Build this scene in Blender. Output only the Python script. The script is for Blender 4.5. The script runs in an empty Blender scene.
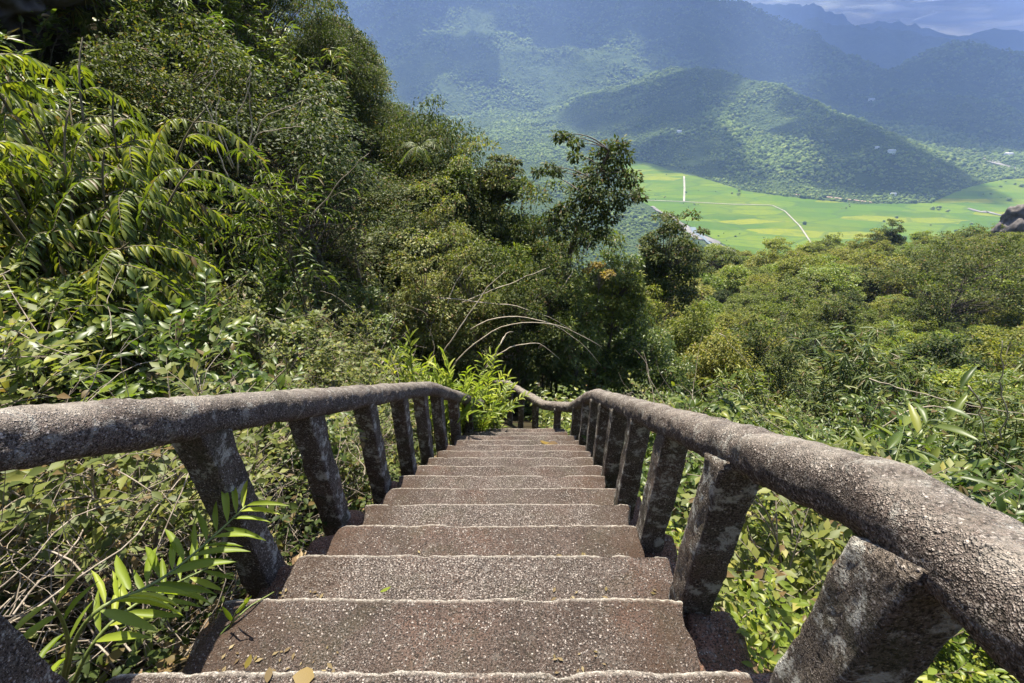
import bpy, math, random
import numpy as np
from mathutils import Vector
R = math.radians
C = bpy.context.scene.collection
sc = bpy.context.scene
rng = np.random.default_rng(7)

# ------------------------------------------------------------------ camera
CAM = np.array([0.21, 0.0, 1.394])
PITCH, YAW, F = R(32.0), 0.0665, 500.0
_fwh = np.array([-math.sin(YAW), math.cos(YAW), 0.0])
FWD = _fwh * math.cos(PITCH) + np.array([0, 0, -math.sin(PITCH)])
RGT = np.array([math.cos(YAW), math.sin(YAW), 0.0])
UPV = np.cross(RGT, FWD)
cd = bpy.data.cameras.new('camera'); cam = bpy.data.objects.new('camera', cd); C.objects.link(cam)
cam.location = CAM; cam.rotation_euler = (R(90) - PITCH, 0, YAW)
cd.sensor_width = 36.0; cd.lens = 36.0 * F / 1024.0
cd.clip_start = 0.02; cd.clip_end = 60000
sc.camera = cam

def ray(px, py):
    return FWD * F + RGT * (px - 512.0) + UPV * (341.5 - py)
def at_y(px, py, y):
    d = ray(px, py); return CAM + d * ((y - CAM[1]) / d[1])
def at_z(px, py, z):
    d = ray(px, py); return CAM + d * ((z - CAM[2]) / d[2])
def at_r(px, py, r):
    d = ray(px, py); return CAM + d * (r / math.hypot(d[0], d[1]))
def project(P):
    d = np.asarray(P) - CAM
    w = d @ FWD
    return 512 + F * (d @ RGT) / w, 341.5 - F * (d @ UPV) / w, w

# ------------------------------------------------------------------ noise
def _h(ix, iy, iz, s):
    n = (ix * 374761393 + iy * 668265263 + iz * 2147483647 + s * 1274126177) & 0xffffffff
    n = ((n ^ (n >> 13)) * 1274126177) & 0xffffffff
    n = ((n ^ (n >> 16)) * 2246822519) & 0xffffffff
    return ((n ^ (n >> 15)) & 0xffffff) / float(0xffffff)
def vnoise(x, y, z=0.0, s=0):
    x, y, z = np.broadcast_arrays(np.asarray(x, float), np.asarray(y, float), np.asarray(z, float))
    ix, iy, iz = [np.floor(v).astype(np.int64) for v in (x, y, z)]
    fx, fy, fz = x - ix, y - iy, z - iz
    fx, fy, fz = [v * v * (3 - 2 * v) for v in (fx, fy, fz)]
    r = 0
    for dx in (0, 1):
        for dy in (0, 1):
            for dz in (0, 1):
                r = r + _h(ix + dx, iy + dy, iz + dz, s) * (fx if dx else 1 - fx) * (fy if dy else 1 - fy) * (fz if dz else 1 - fz)
    return r * 2 - 1
def fbm(x, y, z=0.0, s=0, o=4):
    r, a, f = 0, 1.0, 1.0
    for i in range(o):
        r = r + a * vnoise(np.asarray(x) * f, np.asarray(y) * f, np.asarray(z) * f, s + i * 17); a *= .5; f *= 2.03
    return r
def sstep(a, b, x):
    t = np.clip((x - a) / (b - a), 0, 1); return t * t * (3 - 2 * t)

# ------------------------------------------------------------------ mesh building
def new_mesh(name, V, quads=None, tris=None, smooth=False, extra=None):
    me = bpy.data.meshes.new(name)
    V = np.asarray(V, np.float32)
    loops, starts, n = [], [], 0
    if quads is not None and len(quads):
        q = np.asarray(quads, np.int32); loops.append(q.ravel()); starts.append(np.arange(len(q)) * 4 + n); n += q.size
    if tris is not None and len(tris):
        t = np.asarray(tris, np.int32); loops.append(t.ravel()); starts.append(np.arange(len(t)) * 3 + n); n += t.size
    L = np.concatenate(loops); S = np.concatenate(starts).astype(np.int32)
    me.vertices.add(len(V)); me.vertices.foreach_set('co', V.ravel())
    me.loops.add(len(L)); me.loops.foreach_set('vertex_index', L.astype(np.int32))
    me.polygons.add(len(S)); me.polygons.foreach_set('loop_start', S)
    if smooth: me.polygons.foreach_set('use_smooth', np.ones(len(S), bool))
    me.update(calc_edges=True)
    return me

class MB:
    def __init__(s): s.V, s.Q, s.T, s.n = [], [], [], 0
    def add(s, V, Q=None, T=None):
        V = np.asarray(V, float)
        if Q is not None and len(Q): s.Q.append(np.asarray(Q) + s.n)
        if T is not None and len(T): s.T.append(np.asarray(T) + s.n)
        s.V.append(V); s.n += len(V)
    def tube(s, P, r, k=6, cap=True, squash=None):
        P = np.asarray(P, float); m = len(P)
        r = np.broadcast_to(np.asarray(r, float), (m,))
        T = np.gradient(P, axis=0); T /= np.linalg.norm(T, axis=1)[:, None] + 1e-9
        ref = np.array([0, 0, 1.0]) if abs(T[:, 2]).mean() < .8 else np.array([1.0, 0, 0])
        A = np.cross(T, ref); A /= np.linalg.norm(A, axis=1)[:, None] + 1e-9
        B = np.cross(A, T)
        a = np.arange(k) / k * 2 * math.pi
        V = P[:, None] + r[:, None, None] * (A[:, None] * np.cos(a)[None, :, None] + B[:, None] * np.sin(a)[None, :, None])
        V = V.reshape(-1, 3)
        i = np.arange(m - 1)[:, None] * k; j = np.arange(k)[None]
        j2 = (j + 1) % k
        Q = np.stack([i + j, i + j2, i + k + j2, i + k + j], -1).reshape(-1, 4)
        Tt = None
        if cap:
            V = np.vstack([V, P[0], P[-1]]); e = m * k
            jj = np.arange(k); j3 = (jj + 1) % k
            Tt = np.vstack([np.stack([np.full(k, e), j3, jj], -1), np.stack([np.full(k, e + 1), (m - 1) * k + jj, (m - 1) * k + j3], -1)])
        s.add(V, Q, Tt)
    def box(s, lo, hi):
        x0, y0, z0 = lo; x1, y1, z1 = hi
        V = [(x0,y0,z0),(x1,y0,z0),(x1,y1,z0),(x0,y1,z0),(x0,y0,z1),(x1,y0,z1),(x1,y1,z1),(x0,y1,z1)]
        s.add(V, [(0,3,2,1),(4,5,6,7),(0,1,5,4),(1,2,6,5),(2,3,7,6),(3,0,4,7)])
    def mesh(s, name, smooth=False):
        return new_mesh(name, np.vstack(s.V), np.vstack(s.Q) if s.Q else None, np.vstack(s.T) if s.T else None, smooth)

def link(name, me, mat=None, parent=None, smooth=None):
    if mat is not None and not me.materials: me.materials.append(mat)
    o = bpy.data.objects.new(name, me); C.objects.link(o)
    if parent is not None: o.parent = parent
    return o
def tag(o, label=None, cat=None, group=None, kind=None):
    if label: o['label'] = label
    if cat: o['category'] = cat
    if group: o['group'] = group
    if kind: o['kind'] = kind
    return o
def thing(name, loc, label, cat, group=None, rz=0.0):
    o = bpy.data.objects.new(name, None); C.objects.link(o)
    o.location = loc; o.rotation_euler = (0, 0, rz); o.empty_display_size = .2
    return tag(o, label, cat, group)
def put(name, proto, loc, rz, scale, label, cat, group=None, tilt=(0, 0)):
    """a plant copied from a prototype: {part name: mesh} -> Empty + one child per part"""
    o = thing(name, loc, label, cat, group, rz)
    o.rotation_euler = (tilt[0], tilt[1], rz)
    o.scale = scale if hasattr(scale, '__len__') else (scale,) * 3
    for pn, me in proto.items():
        if me is None: continue
        link(pn, me, None, o)
    return o

# ------------------------------------------------------------------ leaves
def nrm(v): return v / (np.linalg.norm(v, axis=-1, keepdims=True) + 1e-9)
_ST = np.array([.22, .5, .78])
def _tmpl(kind):
    if kind == 'fine':          # folded lance leaf, 11 verts
        wd = np.array([.78, 1.0, .62]); V = [(0, 0, 0)]
        for t, w in zip(_ST, wd):
            dr = -.28 * t * t
            V += [(t, -.5 * w, dr + .11 * w), (t, 0, dr), (t, .5 * w, dr + .11 * w)]
        V.append((1, 0, -.30))
        T = [(0, 2, 1), (0, 3, 2), (7, 8, 10), (8, 9, 10)]
        Q = [(1, 2, 5, 4), (2, 3, 6, 5), (4, 5, 8, 7), (5, 6, 9, 8)]
    elif kind == 'mid':         # folded diamond
        V = [(0, 0, 0), (.42, -.5, .02), (.5, 0, -.07), (.42, .5, .02), (1, 0, -.22)]
        T = [(0, 2, 1), (0, 3, 2), (1, 2, 4), (2, 3, 4)]; Q = []
    else:                       # lo: a folded quad
        V = [(0, 0, 0), (.45, -.5, .04), (1, 0, -.16), (.45, .5, .04)]
        T = [(0, 2, 1), (0, 3, 2)]; Q = []
    return np.array(V, float), np.array(Q, int).reshape(-1, 4), np.array(T, int).reshape(-1, 3)
TM = {k: _tmpl(k) for k in ('fine', 'mid', 'lo')}

def leaf_arrays(P, D, N, L, W, kind='mid', droop=1.0):
    V0, Q0, T0 = TM[kind]
    P = np.asarray(P, float); n = len(P)
    D = nrm(np.asarray(D, float)); S = nrm(np.cross(D, N)); N2 = np.cross(S, D)
    L = np.broadcast_to(L, (n,))[:, None, None]; W = np.broadcast_to(W, (n,))[:, None, None]
    dr = np.broadcast_to(droop, (n,))[:, None, None]
    u, v, w = V0[:, 0][None, :, None], V0[:, 1][None, :, None], V0[:, 2][None, :, None]
    wz = np.where(V0[:, 2] < 0, 1, 1)[None, :, None]
    V = P[:, None] + L * u * D[:, None] + W * v * S[:, None] + (w * dr * (L * .6 + W * .4)) * N2[:, None]
    off = (np.arange(n) * len(V0))[:, None, None]
    return V.reshape(-1, 3), (Q0[None] + off).reshape(-1, 4), (T0[None] + off).reshape(-1, 3)

class LB:   # a batch of leaves, built as one mesh
    def __init__(s, kind='mid'): s.kind = kind; s.a = []
    def add(s, P, D, N, L, W, droop=1.0):
        P = np.atleast_2d(np.asarray(P, float)); n = len(P)
        s.a.append((P, np.broadcast_to(D, (n, 3)), np.broadcast_to(N, (n, 3)), np.broadcast_to(L, (n,)), np.broadcast_to(W, (n,)), np.broadcast_to(droop, (n,))))
    def mesh(s, name, mat):
        P, D, N, L, W, dr = [np.concatenate([a[i] for a in s.a]) for i in range(6)]
        V, Q, T = leaf_arrays(P, D, N, L, W, s.kind, dr)
        me = new_mesh(name, V, Q, T); me.materials.append(mat)
        return me
    def count(s): return sum(len(a[0]) for a in s.a)

def rdir(n, r=rng):
    v = r.normal(size=(n, 3)); return nrm(v)
def bez(a, b, c, n):
    t = np.linspace(0, 1, n)[:, None]
    return (1 - t) ** 2 * np.asarray(a) + 2 * t * (1 - t) * np.asarray(b) + t * t * np.asarray(c)
EXPOSURE, HAZE_DEN, HAZE_COL = 1.66, .00014, (.38, .54, 1.0)
# ------------------------------------------------------------------ materials
def mat(name):
    m = bpy.data.materials.new(name); m.use_nodes = True
    nt = m.node_tree; nt.nodes.clear()
    out = nt.nodes.new('ShaderNodeOutputMaterial')
    return m, nt, out
def N_(nt, t, **kw):
    n = nt.nodes.new(t)
    for k, v in kw.items():
        if k.startswith('i_'):
            key = k[2:]; n.inputs[int(key) if key.isdigit() else key.replace('_', ' ')].default_value = v
        else: setattr(n, k, v)
    return n
def ramp(nt, fac, stops, interp='LINEAR'):
    r = nt.nodes.new('ShaderNodeValToRGB'); r.color_ramp.interpolation = interp
    e = r.color_ramp.elements
    while len(e) < len(stops): e.new(.5)
    for el, (p, c) in zip(e, stops):
        el.position = p; el.color = (*c, 1) if len(c) == 3 else c
    nt.links.new(fac, r.inputs[0]); return r.outputs[0]
def mixc(nt, fac, a, b, mode='MIX'):
    n = nt.nodes.new('ShaderNodeMix'); n.data_type = 'RGBA'; n.blend_type = mode
    for s, v in ((n.inputs[0], fac), (n.inputs[6], a), (n.inputs[7], b)):
        if isinstance(v, bpy.types.NodeSocket): nt.links.new(v, s)
        elif isinstance(v, (int, float)): s.default_value = v
        else: s.default_value = (*v, 1)
    return n.outputs[2]
def math_(nt, op, a, b=0.0, c=0.0):
    n = nt.nodes.new('ShaderNodeMath'); n.operation = op
    for s, v in zip(n.inputs, (a, b, c)):
        if isinstance(v, bpy.types.NodeSocket): nt.links.new(v, s)
        else: s.default_value = v
    return n.outputs[0]
def noise(nt, vec, scale, detail=4, rough=.55, dist=0.0):
    n = N_(nt, 'ShaderNodeTexNoise'); n.inputs['Scale'].default_value = scale; n.inputs['Detail'].default_value = detail
    n.inputs['Roughness'].default_value = rough; n.inputs['Distortion'].default_value = dist
    if vec is not None: nt.links.new(vec, n.inputs['Vector'])
    return n.outputs[0]

def leaf_mat(name, stops, rough=.42, spec=.45, trans=.38, tcol=(1.25, 1.35, .55), brown=.03, hue=.03):
    """stops: leaf colours spread over single leaves; each plant shifts a little as a whole"""
    m, nt, out = mat(name)
    g = N_(nt, 'ShaderNodeNewGeometry'); oi = N_(nt, 'ShaderNodeObjectInfo')
    col = ramp(nt, g.outputs['Random Per Island'], stops)
    if brown > 0:
        w = N_(nt, 'ShaderNodeTexWhiteNoise', noise_dimensions='1D'); nt.links.new(g.outputs['Random Per Island'], w.inputs['W'])
        isb = math_(nt, 'LESS_THAN', w.outputs[0], brown)
        col = mixc(nt, isb, col, (.16, .11, .045))
    hs = N_(nt, 'ShaderNodeHueSaturation')
    a = math_(nt, 'MULTIPLY_ADD', oi.outputs['Random'], hue, .5 - hue * .4); nt.links.new(a, hs.inputs['Hue'])
    v = math_(nt, 'MULTIPLY_ADD', oi.outputs['Random'], -.4, 1.2); nt.links.new(v, hs.inputs['Value'])
    nt.links.new(col, hs.inputs['Color']); col = hs.outputs[0]
    p = N_(nt, 'ShaderNodeBsdfPrincipled'); p.inputs['Roughness'].default_value = rough; p.inputs['Specular IOR Level'].default_value = spec
    nt.links.new(col, p.inputs['Base Color'])
    t = N_(nt, 'ShaderNodeBsdfTranslucent')
    nt.links.new(mixc(nt, 1.0, col, tcol, 'MULTIPLY'), t.inputs['Color'])
    mx = N_(nt, 'ShaderNodeMixShader'); mx.inputs[0].default_value = trans
    nt.links.new(p.outputs[0], mx.inputs[1]); nt.links.new(t.outputs[0], mx.inputs[2])
    nt.links.new(mx.outputs[0], out.inputs['Surface'])
    return m

def bark_mat(name, c1, c2, sc_=14, rough=.85):
    m, nt, out = mat(name)
    tc = N_(nt, 'ShaderNodeTexCoord')
    n = noise(nt, tc.outputs['Object'], sc_, 5, .65)
    col = ramp(nt, n, [(.35, c1), (.65, c2)])
    p = N_(nt, 'ShaderNodeBsdfPrincipled'); p.inputs['Roughness'].default_value = rough
    nt.links.new(col, p.inputs['Base Color'])
    b = N_(nt, 'ShaderNodeBump'); b.inputs['Strength'].default_value = .5; b.inputs['Distance'].default_value = .01
    nt.links.new(n, b.inputs['Height']); nt.links.new(b.outputs[0], p.inputs['Normal'])
    nt.links.new(p.outputs[0], out.inputs['Surface']); return m

def concrete_mat(name, dark, mid, pebble=.42, lichen=.12, moss=.25, brick=.15, step=False):
    m, nt, out = mat(name)
    tc = N_(nt, 'ShaderNodeTexCoord'); v = tc.outputs['Object']
    # weathered paste
    n1 = noise(nt, v, 4.5, 6, .62, .3)
    col = ramp(nt, n1, [(.30, dark), (.68, mid)])
    n5 = noise(nt, v, 2.1, 5, .6)
    col = mixc(nt, math_(nt, 'MULTIPLY', ramp(nt, n5, [(.50, (0, 0, 0)), (.66, (1, 1, 1))]), brick), col, (.17, .088, .060))
    # aggregate stones of two sizes
    hts = []
    kp = 1.0
    for scl, thr, pale in ((320, pebble * 2.0, (.46, .385, .335)), (125, pebble * .95, (.58, .50, .44))):
        dv = N_(nt, 'ShaderNodeTexNoise'); dv.inputs['Scale'].default_value = 30; nt.links.new(v, dv.inputs['Vector'])
        wv = N_(nt, 'ShaderNodeVectorMath', operation='MULTIPLY_ADD'); nt.links.new(dv.outputs['Color'], wv.inputs[0])
        wv.inputs[1].default_value = (.012,) * 3; nt.links.new(v, wv.inputs[2])
        vo = N_(nt, 'ShaderNodeTexVoronoi'); vo.inputs['Scale'].default_value = scl; nt.links.new(wv.outputs[0], vo.inputs['Vector'])
        sep = N_(nt, 'ShaderNodeSeparateColor'); nt.links.new(vo.outputs['Color'], sep.inputs[0])
        # worn areas show more stones
        worn = noise(nt, v, 3.3 if scl < 150 else 6.1, 4, .6)
        th = math_(nt, 'MULTIPLY', ramp(nt, worn, [(.32, (.15,) * 3), (.68, (1, 1, 1))]), thr)
        if step:
            ga = N_(nt, 'ShaderNodeAttribute', attribute_name='gravel')
            th = math_(nt, 'MULTIPLY', th, math_(nt, 'MULTIPLY_ADD', ga.outputs['Fac'], 1.3, .35))
        on = math_(nt, 'LESS_THAN', sep.outputs[0], th)
        core = math_(nt, 'SUBTRACT', 1.0, math_(nt, 'MULTIPLY', vo.outputs['Distance'], 1.55)); core = math_(nt, 'MAXIMUM', core, 0.0)
        edge = ramp(nt, vo.outputs['Distance'], [(.32, (1, 1, 1)), (.55, (0, 0, 0))])
        pale = tuple(c * kp for c in pale); stone = mixc(nt, sep.outputs[1], tuple(c * .30 for c in pale), pale)
        col = mixc(nt, math_(nt, 'MULTIPLY', on, edge), col, stone)
        hts.append(math_(nt, 'MULTIPLY', math_(nt, 'MULTIPLY', on, core), 1.0 if scl < 150 else .6))
    # dark pits
    pit = noise(nt, v, 160, 3, .7)
    col = mixc(nt, ramp(nt, pit, [(.40, (.95,) * 3), (.53, (0, 0, 0))]), col, (.020, .015, .012))
    # moss and lichen crusts
    mo = noise(nt, v, 5.2, 7, .68, .5)
    col = mixc(nt, math_(nt, 'MULTIPLY', ramp(nt, mo, [(.52, (0, 0, 0)), (.64, (1, 1, 1))]), moss), col, (.045, .052, .018))
    li = noise(nt, v, 13, 8, .74, .25)
    col = mixc(nt, math_(nt, 'MULTIPLY', ramp(nt, li, [(.57 - .06 * lichen, (0, 0, 0)), (.63 - .04 * lichen, (1, 1, 1))]), lichen), col, (.60, .59, .53))
    # hairline cracks
    cw = N_(nt, 'ShaderNodeTexNoise'); cw.inputs['Scale'].default_value = 5; cw.inputs['Detail'].default_value = 5; nt.links.new(v, cw.inputs['Vector'])
    cv_ = N_(nt, 'ShaderNodeVectorMath', operation='MULTIPLY_ADD'); nt.links.new(cw.outputs['Color'], cv_.inputs[0]); cv_.inputs[1].default_value = (.16,) * 3; nt.links.new(v, cv_.inputs[2])
    ck = N_(nt, 'ShaderNodeTexVoronoi', feature='DISTANCE_TO_EDGE'); ck.inputs['Scale'].default_value = 1.9; nt.links.new(cv_.outputs[0], ck.inputs['Vector'])
    crk = math_(nt, 'MULTIPLY', ramp(nt, ck.outputs['Distance'], [(.002, (1, 1, 1)), (.006, (0, 0, 0))]), ramp(nt, noise(nt, v, 1.7, 3), [(.46, (0, 0, 0)), (.54, (.6,) * 3)]))
    col = mixc(nt, crk, col, (.015, .011, .009))
    if step:   # earth and old leaf stain gathered at the ends of the treads
        da = N_(nt, 'ShaderNodeAttribute', attribute_name='dirt')
        dn = ramp(nt, noise(nt, v, 7, 6, .7), [(.34, (0, 0, 0)), (.60, (1, 1, 1))])
        col = mixc(nt, math_(nt, 'MULTIPLY', math_(nt, 'MULTIPLY', da.outputs['Fac'], dn), .85), col, (.062, .036, .022))
    if name.startswith('rough rail'):   # sunlit top painted paler in patches, mixed with some hand wear
        wa = N_(nt, 'ShaderNodeAttribute', attribute_name='wear_or_lit_top')
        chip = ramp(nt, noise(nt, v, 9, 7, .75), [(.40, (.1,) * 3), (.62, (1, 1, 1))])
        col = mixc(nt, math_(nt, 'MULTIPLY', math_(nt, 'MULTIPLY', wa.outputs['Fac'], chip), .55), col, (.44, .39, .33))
    if step:   # the nosing is rubbed down to pale mortar
        wa = N_(nt, 'ShaderNodeAttribute', attribute_name='wear_or_lit_top')
        chip = ramp(nt, noise(nt, v, 60, 7, .8), [(.40, (.1,) * 3), (.56, (1, 1, 1))])
        col = mixc(nt, math_(nt, 'MULTIPLY', wa.outputs['Fac'], chip), col, (.60, .54, .46))
    p = N_(nt, 'ShaderNodeBsdfPrincipled'); p.inputs['Roughness'].default_value = .9; p.inputs['Specular IOR Level'].default_value = .25
    nt.links.new(col, p.inputs['Base Color'])
    h = math_(nt, 'ADD', hts[0], hts[1])
    h = math_(nt, 'ADD', h, math_(nt, 'MULTIPLY', pit, 1.2)); h = math_(nt, 'ADD', h, math_(nt, 'MULTIPLY', n1, 1.0))
    b = N_(nt, 'ShaderNodeBump'); b.inputs['Strength'].default_value = 1.0; b.inputs['Distance'].default_value = .007
    nt.links.new(h, b.inputs['Height']); nt.links.new(b.outputs[0], p.inputs['Normal'])
    nt.links.new(p.outputs[0], out.inputs['Surface']); return m

def flat_mat(name, col, rough=.8, nscale=None, col2=None):
    m, nt, out = mat(name)
    p = N_(nt, 'ShaderNodeBsdfPrincipled'); p.inputs['Roughness'].default_value = rough
    if nscale:
        tc = N_(nt, 'ShaderNodeTexCoord')
        c = ramp(nt, noise(nt, tc.outputs['Object'], nscale, 5, .6), [(.38, col), (.62, col2)]); nt.links.new(c, p.inputs['Base Color'])
    else: p.inputs['Base Color'].default_value = (*col, 1)
    nt.links.new(p.outputs[0], out.inputs['Surface']); return m

M_STEP = concrete_mat('worn aggregate concrete', (.048, .033, .026), (.118, .083, .067), .74, .06, .16, .40, True)
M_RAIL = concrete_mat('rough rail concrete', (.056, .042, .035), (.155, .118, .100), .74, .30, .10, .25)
M_POST = concrete_mat('stained post concrete', (.055, .042, .032), (.165, .132, .105), .34, .62, .40, .55)
G = lambda *a: a
M_BROAD = leaf_mat('broad leaf', [(0, (.050, .078, .014)), (.55, (.096, .135, .022)), (.85, (.145, .180, .030)), (1, (.23, .24, .04))], .40, .42, .42)
M_SMALL = leaf_mat('small leaf', [(0, (.070, .090, .020)), (.5, (.125, .150, .034)), (.85, (.18, .195, .045)), (1, (.28, .26, .06))], .5, .35, .42, brown=.07)
M_PINN = leaf_mat('glossy drooping leaf', [(0, (.066, .094, .014)), (.5, (.130, .165, .022)), (1, (.25, .255, .032))], .45, .36, .42, brown=.03)
M_BAMB = leaf_mat('bamboo leaf', [(0, (.065, .095, .024)), (.6, (.125, .160, .040)), (1, (.24, .24, .07))], .42, .4, .42, brown=.10)
M_DARK = leaf_mat('dark canopy leaf', [(0, (.028, .044, .011)), (.6, (.060, .082, .018)), (1, (.13, .145, .032))], .52, .20, .40, brown=.05)
M_CAN = leaf_mat('canopy leaf', [(0, (.070, .090, .015)), (.6, (.155, .175, .027)), (1, (.31, .29, .045))], .5, .3, .46, brown=.03, hue=.05)
M_LIME = leaf_mat('yellow green leaf', [(0, (.11, .155, .018)), (.6, (.19, .24, .028)), (1, (.33, .33, .04))], .42, .4, .48, brown=.03)
M_VINE = leaf_mat('bright young leaf', [(0, (.14, .19, .02)), (.6, (.24, .30, .03)), (1, (.38, .40, .05))], .46, .32, .45, brown=0, hue=.02)
M_RUST = leaf_mat('rusty leaf', [(0, (.13, .10, .02)), (.6, (.26, .17, .03)), (1, (.48, .32, .04))], .5, .3, .4, brown=.2)
M_DRY = leaf_mat('dry leaf', [(0, (.13, .08, .045)), (.6, (.22, .15, .08)), (1, (.36, .27, .16))], .7, .2, .2, brown=.2)
M_TWIG = bark_mat('pale dry twig', (.15, .115, .085), (.34, .285, .225), 25)
M_STEM = bark_mat('brown green stem', (.06, .05, .025), (.15, .12, .07), 20)
M_BARK = bark_mat('grey brown bark', (.07, .056, .044), (.19, .155, .125), 12)
M_CANE = bark_mat('dead bamboo cane', (.26, .21, .145), (.50, .43, .33), 9)
M_GSTEM = bark_mat('green stem', (.07, .10, .02), (.17, .20, .05), 20, .5)
M_KERB = concrete_mat('broken brown kerb', (.11, .055, .035), (.24, .13, .09), .22, .12, .25, .6)
M_ROCK = bark_mat('dark wet limestone', (.018, .015, .013), (.085, .075, .068), 1.6)
M_ROCK2 = bark_mat('weathered boulder', (.06, .05, .046), (.16, .14, .13), 1.3)
# ------------------------------------------------------------------ land form
VALLEY = -300.0
def near_h(x, y):
    g = np.where(y < 22, .454 - .72 * y, np.where(y < 105, .454 - 15.84 - .36 * (y - 22), .454 - 15.84 - .36 * 83 - .80 * (y - 105)))
    g = np.where(y < -1.0, .454 + .72 - (-1 - y) * -.55, g)
    k = .40 + 1.75 * sstep(4, 15, y)
    lx = np.maximum(0, -x - 1.35)
    rise = k * lx * sstep(75, 40, y)
    rise = 26 * (1 - np.exp(-rise / 26)) + 0.10 * rise
    rx = np.maximum(0, x - 1.2)
    drop = -1.3 * (1 - np.exp(-.55 * rx)) * sstep(26, 8, y) + .110 * np.maximum(x, 0) * sstep(25, 80, y) - .9 * sstep(.9, 1.6, np.abs(x)) * sstep(8, 4, y) * .55
    edge = np.maximum(0, .30 * y - x) * .55 * sstep(38, 105, y)
    h = g + rise + drop - edge
    h = h - 3.2 * sstep(30, 80, y)
    a = sstep(1.0, 4.0, np.abs(x)) * .18 + sstep(15, 60, y) * 1.2
    return h + a * fbm(x * .22, y * .22, 0, 3, 4) - .34

def ridge_field(x, y, pts, slope):
    best = np.full(np.shape(x), -1e9)
    for (a, b) in zip(pts[:-1], pts[1:]):
        d = b[:2] - a[:2]; L2 = (d ** 2).sum()
        t = np.clip(((x - a[0]) * d[0] + (y - a[1]) * d[1]) / L2, 0, 1)
        dx, dy = x - (a[0] + t * d[0]), y - (a[1] + t * d[1])
        best = np.maximum(best, a[2] + t * (b[2] - a[2]) - slope * np.hypot(dx, dy))
    return best
def crest(l): return [at_r(px, py, r) for px, py, r in l]
RIDGES = [
    (crest([(600, 88, 2500), (650, 72, 2300), (705, 62, 2150), (760, 78, 2000), (810, 98, 1850), (865, 116, 1720), (900, 138, 1620), (930, 160, 1540), (955, 182, 1480)]), .42, .13),
    (crest([(700, 62, 2150), (715, 110, 1720), (735, 150, 1420)]), .40, .1),
    (crest([(810, 98, 1850), (805, 128, 1600), (800, 165, 1380)]), .40, .1),
    (crest([(900, 138, 1620), (885, 162, 1450)]), .40, .1),
    (crest([(100, -120, 4600), (360, -80, 4300), (520, -75, 4100), (650, -45, 3950), (735, 0, 3800), (800, 22, 3600), (845, 58, 3400), (875, 92, 3200)]), .47, .30),
    (crest([(560, -60, 4000), (590, 20, 3100), (600, 70, 2550)]), .42, .25),
    (crest([(400, -78, 4200), (430, 20, 3000), (440, 90, 2300)]), .42, .25),
    (crest([(1015, 112, 2500), (985, 96, 2700), (900, 90, 3000)]), .45, .2),
    (crest([(855, 92, 3300), (895, 66, 3350), (935, 46, 3400), (968, 36, 3500), (1000, 46, 3500), (1030, 50, 3500), (1100, 40, 3500), (1300, 30, 3500)]), .46, .25),
    (crest([(700, 8, 5900), (770, 8, 5700), (830, 18, 5600), (870, 24, 5500), (925, 27, 5500), (960, 34, 5600), (1010, 44, 5600), (1100, 45, 5700), (1400, 40, 5700)]), .5, .3),
    (crest([(600, -10, 7700), (760, 2, 7600), (800, 0, 7600), (860, 16, 7600), (950, 24, 7600), (1060, 30, 7600), (1300, 26, 7600)]), .5, .3),
    (crest([(430, 135, 1750), (480, 143, 1650), (520, 150, 1560)]), .22, .05),
    (crest([(520, 128, 1950), (560, 122, 2000), (600, 118, 1900)]), .25, .05),
    (crest([(470, 175, 1180), (530, 182, 1130), (560, 190, 1060)]), .20, .05),
]
def far_h(x, y):
    # warp so that spurs and gullies run down the flanks
    wx = x + 160 * fbm(x / 700, y / 700, 0, 11, 3); wy = y + 160 * fbm(x / 700, y / 700, 5, 12, 3)
    h = np.full(np.shape(x), VALLEY)
    for pts, sl, na in RIDGES:
        r0 = ridge_field(x, y, pts, sl); r1 = ridge_field(wx, wy, pts, sl)
        r = np.where(np.hypot(x, y) < 1700, .6 * r0 + .4 * r1, .5 * r0 + .5 * r1)
        rise = np.maximum(0, r - VALLEY)
        r = r - np.abs(fbm(x / 420, y / 420, 0, 31, 5)) * rise * .30 * na / .25 + fbm(x / 160, y / 160, 0, 37, 3) * np.minimum(rise * .10, 14)
        h = np.maximum(h, r)
    return h
def land_h(x, y):
    x = np.asarray(x, float); y = np.asarray(y, float)
    return np.maximum(near_h(x, y), far_h(x, y))

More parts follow.
